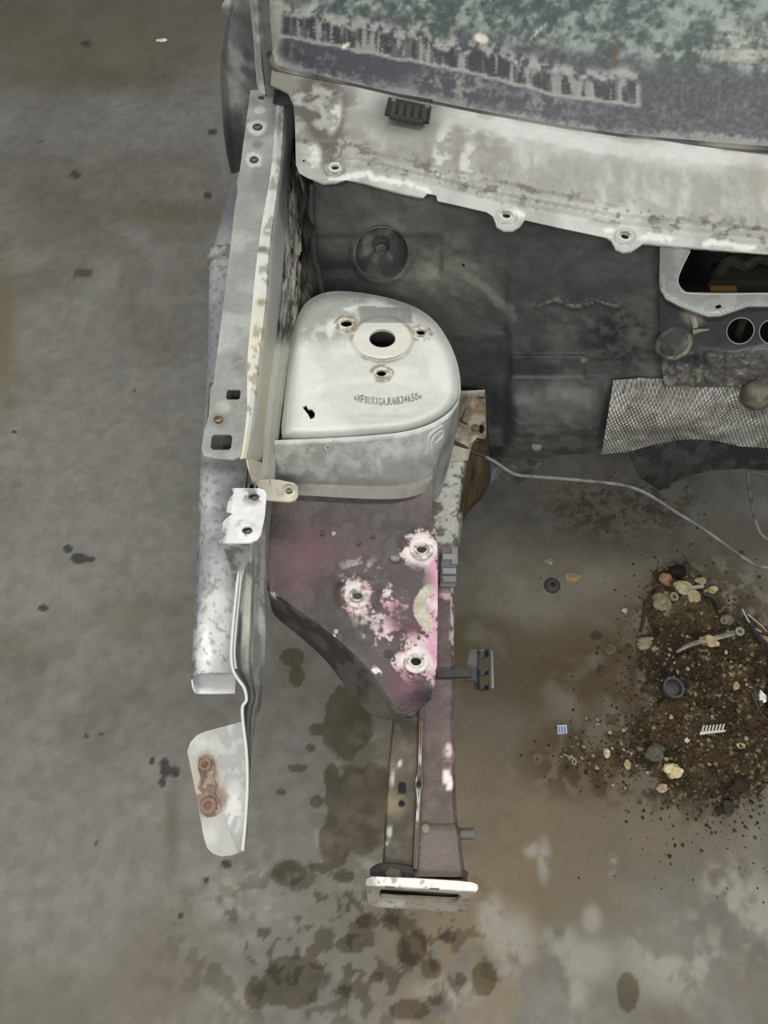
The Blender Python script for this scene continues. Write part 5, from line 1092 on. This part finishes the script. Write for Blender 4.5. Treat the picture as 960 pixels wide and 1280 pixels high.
# uncounted crumbs of dirt
rg = np.random.RandomState(5); CP_, CF_, CC_ = [], [], []
ico = A([(0, 0, 1), (.9, 0, -.1), (.28, .85, 0), (-.72, .53, -.1), (-.72, -.53, .1), (.28, -.85, 0), (0, 0, -.8)]); icf = [(0, i, i % 5 + 1) for i in range(1, 6)] + [(6, i % 5 + 1, i) for i in range(1, 6)]
def scatter(n, fx):
    L_ = [fx() for _ in range(n)]; U, V = A([l[0] for l in L_]), A([l[1] for l in L_]); G_ = PZ(U, V, 0.0); h_ = heap_surf(U, V); k_ = inpoly(U, V, heap_poly); G_[k_] = h_[k_]
    for (px, py, r_, col_), p in zip(L_, G_):
        b = len(CP_); m = rg.uniform(0.6, 1.3, (7, 1)); a = rg.uniform(0, 6.28); v = ico * m * r_ * c(1, 1, .7); v = np.stack([v[:, 0] * math.cos(a) - v[:, 1] * math.sin(a), v[:, 0] * math.sin(a) + v[:, 1] * math.cos(a), v[:, 2]], -1)
        CP_.extend((v + p + c(0, 0, r_ * 0.35)).tolist()); CF_.extend([tuple(b + i for i in f) for f in icf]); CC_.extend([col_] * 7)
pal = [c(68, 57, 43), c(80, 68, 51), c(54, 47, 36), c(88, 77, 58), c(64, 55, 43), c(72, 62, 48), c(114, 104, 82)]
def f1():
    return rg.normal(885, 50), rg.normal(880, 72), abs(rg.normal(0, .0022)) + .001, pal[rg.randint(len(pal))]
def f2(): return rg.normal(780, 50), rg.normal(945, 22), abs(rg.normal(0, .0018)) + .0009, pal[rg.randint(len(pal))]
def f3(): return rg.normal(790, 60), rg.normal(640, 26), abs(rg.normal(0, .0012)) + .0007, c(44, 40, 32)
def f4(): return rg.normal(885, 80), rg.normal(900, 85), abs(rg.normal(0, .0015)) + .0008, pal[rg.randint(len(pal))]
def f6():
    i = rg.randint(len(heap_poly)); x, y = heap_poly[i]; return x + rg.normal(0, 7), y + rg.normal(0, 7), abs(rg.normal(0, .0017)) + .0008, pal[rg.randint(len(pal))]
def f5(): return rg.uniform(620, 960), rg.uniform(690, 1000), abs(rg.normal(0, .0009)) + .0006, pal[rg.randint(len(pal))]
scatter(3600, f1); scatter(600, f2); scatter(260, f3); scatter(900, f6); scatter(380, f4); scatter(120, f5)
CC = A(CC_); crumbs = finish('dirt_crumbs', A(CP_), CF_, lambda U, V, P: CC, SOIL, heap, False)
crumbs['kind'] = 'stuff'; crumbs['label'] = 'fine dark crumbs of dirt'
# pale stones in the heap
G = 'small pale stones in the soil heap'
sp = random.Random(11)
n_ = 0
while n_ < 60:
    px, py = sp.gauss(872, 48), sp.gauss(885, 75)
    if not inpoly(A([px]), A([py]), heap_poly)[0]: continue
    n_ += 1; r_ = sp.uniform(0.003, 0.0062); t = sp.random()
    o = lump('pebble', ground(px, py), r_, mix(c(116, 104, 80), c(158, 148, 126), A([t]))[0], STONE, (1, sp.uniform(.65, 1), .7), n_, 1, .35, sp.uniform(0, 6))
    tag(o, 'small pale pebble lying in the brown soil heap', 'pebble', G)
n_ = 0
while n_ < 34:
    px, py = sp.gauss(770, 42), sp.gauss(938, 20)
    if inpoly(A([px]), A([py]), heap_poly)[0]: continue
    n_ += 1; r_ = sp.uniform(0.0028, 0.0055)
    o = lump('pebble', ground(px, py), r_, mix(c(128, 114, 86), c(164, 152, 128), A([sp.random()]))[0], STONE, (1, sp.uniform(.65, 1), .7), 100 + n_, 1, .35, sp.uniform(0, 6))
    tag(o, 'small tan pebble on bare concrete left of the soil heap', 'pebble', 'small pebbles strewn left of the heap')
for nm, px, py, r_, col_, lab, cat, sq in (
    ('stone', 835, 967, 0.019, c(204, 190, 148), 'largest pale yellow stone at the lower edge of the heap', 'stone', (1, .85, .6)),
    ('stone', 826, 985, 0.011, c(176, 160, 132), 'rounded tan stone just below the large yellow stone', 'stone', (1, .8, .6)),
    ('stone', 879, 811, 0.017, c(172, 152, 118), 'tan stone lying beside the metal strip on the heap', 'stone', (1.2, .75, .5)),
    ('stone', 758, 943, 0.010, c(214, 200, 158), 'cream stone left of the heap on bare floor', 'stone', (.8, 1, .6)),
    ('stone', 783, 956, 0.010, c(186, 166, 132), 'tan oval stone right of the cream stone', 'stone', (1, .7, .6)),
    ('stone', 780, 764, 0.007, c(190, 182, 162), 'single pale stone above left of the heap', 'stone', (1, .9, .6)),
    ('stone', 913, 863, 0.010, c(168, 150, 116), 'tan stone in the middle right of the heap', 'stone', (1, .8, .6)),
    ('leaf_scrap', 926, 937, 0.014, c(178, 170, 112), 'pale yellow leaf scrap on the right of the heap', 'leaf', (.6, 1.2, .15)),
    ('leaf_scrap', 716, 722, 0.018, c(140, 120, 88), 'ochre flake on the floor beside the black rubber puck', 'leaf', (.7, 1, .12)),
    ('brick_fragment', 827, 731, 0.017, c(136, 106, 82), 'orange brick fragment at the top of the heap', 'brick fragment', (.8, 1, .7)),
    ('brick_fragment', 955, 803, 0.02, c(150, 122, 84), 'orange brick fragment at the right picture edge', 'brick fragment', (1.2, .7, .5)),
    ('dark_lump', 916, 988, 0.021, c(52, 44, 38), 'larger round dark lump at the lower right of the heap', 'clod', (1, .9, .7)),
    ('dark_lump', 909, 1011, 0.014, c(58, 54, 48), 'smaller round dark lump on concrete below the heap', 'clod', (1, .95, .6)),
    ('dark_lump', 898, 1013, 0.009, c(46, 42, 36), 'tiny dark lump touching the smaller round one', 'clod', (1, .95, .6)),
    ('dark_lump', 813, 946, 0.021, c(86, 84, 76), 'grey clod above the large yellow stone', 'clod', (1, .9, .5)),
    ('dark_lump', 760, 811, 0.017, c(88, 80, 64), 'flat brown clod on the floor left of the heap', 'clod', (1, .9, .2)),
    ('dark_lump', 751, 838, 0.010, c(74, 66, 52), 'small brown clod below the flat brown one', 'clod', (1, .9, .3)),
    ('plastic_scrap', 945, 876, 0.012, c(232, 232, 230), 'bright white plastic scrap at the right of the heap', 'scrap', (1.1, .8, .3)),
    ('paper_scrap', 687, 702, 0.010, c(132, 128, 110), 'small grey flake above the black rubber puck', 'scrap', (1, .9, .2)),
    ('paper_scrap', 202, 51.5, 0.018, c(226, 226, 222), 'tiny white scrap on the far bare floor', 'scrap', (1.4, .9, .2)),
    ('clay_lump', 848, 742, 0.022, c(150, 140, 112), 'pale clay lump near the top of the heap', 'clod', (1, .9, .5)),
    ('clay_lump', 822, 760, 0.022, c(122, 114, 92), 'grey-brown clay lump on the upper left of the heap', 'clod', (1, 1, .5)),
    ('clay_lump', 806, 806, 0.018, c(134, 124, 100), 'pointed tan clay lump at the left edge of the heap', 'clod', (.8, 1.2, .5)),
    ('clay_lump', 905, 779, 0.016, c(112, 104, 84), 'brown clay lump above the metal strip', 'clod', (1, .8, .6)),
    ('clay_lump', 887, 740, 0.014, c(168, 156, 116), 'yellowish clay lump at the upper right of the heap', 'clod', (.8, 1.2, .5)),
    ('clay_lump', 875, 727, 0.012, c(150, 144, 118), 'small grey clay lump at the very top of the heap', 'clod', (1.1, .8, .5)),
    ('dark_lump', 842, 722, 0.020, c(28, 26, 24), 'black lump at the top tip of the heap', 'clod', (.8, 1.2, .8)),
    ('dark_lump', 857, 713, 0.013, c(60, 58, 54), 'dark grey clod above the black lump', 'clod', (.7, 1.2, .6))):
    o = lump(nm, ground(px, py), r_, (lambda k: lambda U, V, P: k * (0.82 + 0.36 * nz(P, 120, 7, 3))[:, None])(col_), STONE, sq, int(px), 3, .3, px * 0.7); tag(o, lab, cat)
# rubber puck
pk = thing('rubber_bump_stop', tuple(ground(690, 733)), 'round black rubber puck with a centre hole on bare floor', 'rubber puck')
P0 = ground(690, 733); lathe('rubber_body', P0, (0, 0, 1), [(0.020, 0), (0.0205, 0.006), (0.016, 0.012), (0.010, 0.014), (0.006, 0.012)], c(64, 64, 62), FELT, pk, 24)
lathe('centre_hole', P0 + c(0, 0, 0.0125), (0, 0, 1), [(0.006, 0), (0.006, 0.0006), (0.005, 0.0008)], c(22, 22, 22), FELT, pk, 14)
# cup of a black fitting
P0 = ground(833, 868); cup = thing('black_cup_fitting', tuple(P0), 'black ring-shaped plastic cup fitting lying in the soil', 'fitting')
ring('cup_ring', P0 + c(0, 0, 0.008), (0.15, -0.1, 1), 0.026, 0.019, 0.012, c(66, 68, 68), PLAST, cup, 26); lathe('cup_core', P0 + c(0, 0, 0.004), (0, 0, 1), [(0.018, 0), (0.018, 0.004), (0.008, 0.007)], c(64, 62, 62), PLAST, cup, 16)
# metal strip with eye
ms = thing('metal_strip', tuple(ground(888, 800)), 'flat grey metal strip with a ringed end across the heap', 'metal strip')
sp2 = [(846, 815), (862, 806), (880, 801), (900, 796), (918, 791)]
secs = []
for i, (x, y) in enumerate(sp2):
    w_ = np.interp(i, [0, 1, 4], [1.0, 2.6, 3.0]); g_ = 0.05; secs.append([PZ(x - 1, y - w_, g_), PZ(x, y, g_ + 0.004), PZ(x + 1, y + w_, g_)])
loft('strip_blade', secs, lambda U, V, P: mix(c(150, 148, 138), c(112, 110, 102), sm(nz(P, 60, 201), 0.4, 0.7)), DIRTY, ms, 0.003, 5, 3)
g_ = 0.05; ring('strip_eye', PZ(924, 790, g_), (0, 0, 1), 0.011, 0.005, 0.006, c(142, 140, 130), DIRTY, ms, 18)
# toothed white strip
zs_ = thing('toothed_strip', tuple(ground(890, 913)), 'white toothed plastic strip on the lower part of the heap', 'plastic strip')
g_ = ground(890, 913)[2] + 0.012
block('strip_bar', PZ(A([874, 906, 907, 875]), A([919, 915, 913, 915]), g_), 0.003, c(196, 192, 182), PLAST, zs_)
for i in range(7):
    x = 876 + i * 4.2; block('tooth', PZ(A([x, x + 2.4, x + 4.6, x + 2.4]), A([916, 915.6, 907, 907.4]) - i * 0.35, g_), 0.002, c(186, 182, 172), PLAST, zs_)
cs = localise(block('plastic_chip', PZ(A([850, 855, 862, 858]), A([929, 934, 926, 922]), ground(856, 928)[2] + 0.006), 0.003, c(186, 180, 168), PLAST, None)); tag(cs, 'small white plastic chip left of the toothed strip', 'scrap')
# blue chip
bl = thing('printed_chip', tuple(ground(703, 912)), 'small white chip with blue stripes on bare brown floor', 'chip')
block('chip_base', PZ(A([697, 709, 708, 696]), A([918, 917, 906, 907]), 0.0004), 0.003, c(176, 182, 192), PLAST, bl)
for i in range(3): block('blue_stripe', PZ(A([698.5 + i * 3.4, 700.4 + i * 3.4, 699.8 + i * 3.4, 698 + i * 3.4]), A([916.5, 916.2, 908, 908.3]), 0.0034), 0.0006, c(92, 112, 168), PLAST, bl)
# wires and hoses
def line_thing(name, pts, r_, col_, lab, cat, h=0.004, mat=PLAST):
    o = tube(name, [ground(x, y) + c(0, 0, h) for x, y in pts], r_, col_, mat, None, 8, 5); localise(o); return tag(o, lab, cat)
line_thing('string_loop', [(704, 943), (711, 946), (717, 948), (720, 952), (718, 956), (715, 953), (716, 948), (713, 944)], 0.0012, c(168, 160, 140), 'thin pale string loop on the floor left of the heap', 'string', 0.0016)
line_thing('black_hose', [(928, 772), (938, 800), (948, 815), (960, 830), (985, 850)], 0.006, c(50, 50, 50), 'thick black hose along the upper right of the heap', 'hose', 0.02)
line_thing('black_hose', [(926, 877), (938, 893), (950, 905), (970, 922)], 0.004, c(42, 40, 38), 'short straight black rod on the lower right of the heap', 'hose', 0.024)
line_thing('black_hose', [(968, 840), (956, 860), (955, 880), (958, 898), (972, 905)], 0.009, c(40, 42, 44), 'coiled dark hose end at the right picture edge', 'hose', 0.022)
line_thing('grey_cable', [(922, 768), (928, 780), (935, 790), (943, 798)], 0.002, c(170, 168, 158), 'pale grey wire beside the black hose', 'wire', 0.03)
line_thing('grey_cable', [(928, 774), (938, 782), (946, 789), (952, 796)], 0.0018, c(158, 156, 148), 'thin grey wire right of the pale grey one', 'wire', 0.03)
line_thing('black_strap', [(806, 752), (805, 765), (803, 780), (800, 790)], 0.004, c(58, 54, 52), 'dark strap down the left edge of the heap', 'strap', 0.006)
line_thing('dark_stick', [(874, 752), (884, 757), (895, 766)], 0.007, c(46, 42, 36), 'dark flat stick at the upper right of the heap', 'stick', 0.018)
line_thing('dark_string', [(852, 692), (862, 706), (874, 722), (882, 732)], 0.0012, c(70, 66, 58), 'thin dark string running up from the heap tip', 'string', 0.0015)
line_thing('metal_pin', [(838, 742), (856, 742), (875, 737)], 0.0055, c(150, 150, 140), 'short grey metal pin across the heap tip', 'pin', 0.014, DIRTY)
P0 = ground(862, 752); dsk = lathe('flat_disc', P0 + c(0, 0, 0.012), (0.1, -0.25, 1), [(0.017, 0), (0.018, 0.003), (0.012, 0.005), (0.002, 0.0055)], c(152, 138, 108), STONE, None, 18); localise(dsk); tag(dsk, 'flat round tan disc below the metal pin', 'disc')
P0 = ground(835, 756); wsh = ring('muddy_washer', P0 + c(0, 0, 0.012), (0.2, -0.2, 1), 0.012, 0.005, 0.005, c(128, 120, 98), DIRTY, None, 16); localise(wsh); tag(wsh, 'muddy washer left of the flat tan disc', 'washer')
P0 = ground(898, 783); nut = ring('small_ring', P0 + c(0, 0, 0.014), (0.4, -0.3, 1), 0.010, 0.006, 0.004, c(120, 122, 112), DIRTY, None, 14); localise(nut); tag(nut, 'small grey ring just above the metal strip', 'ring')
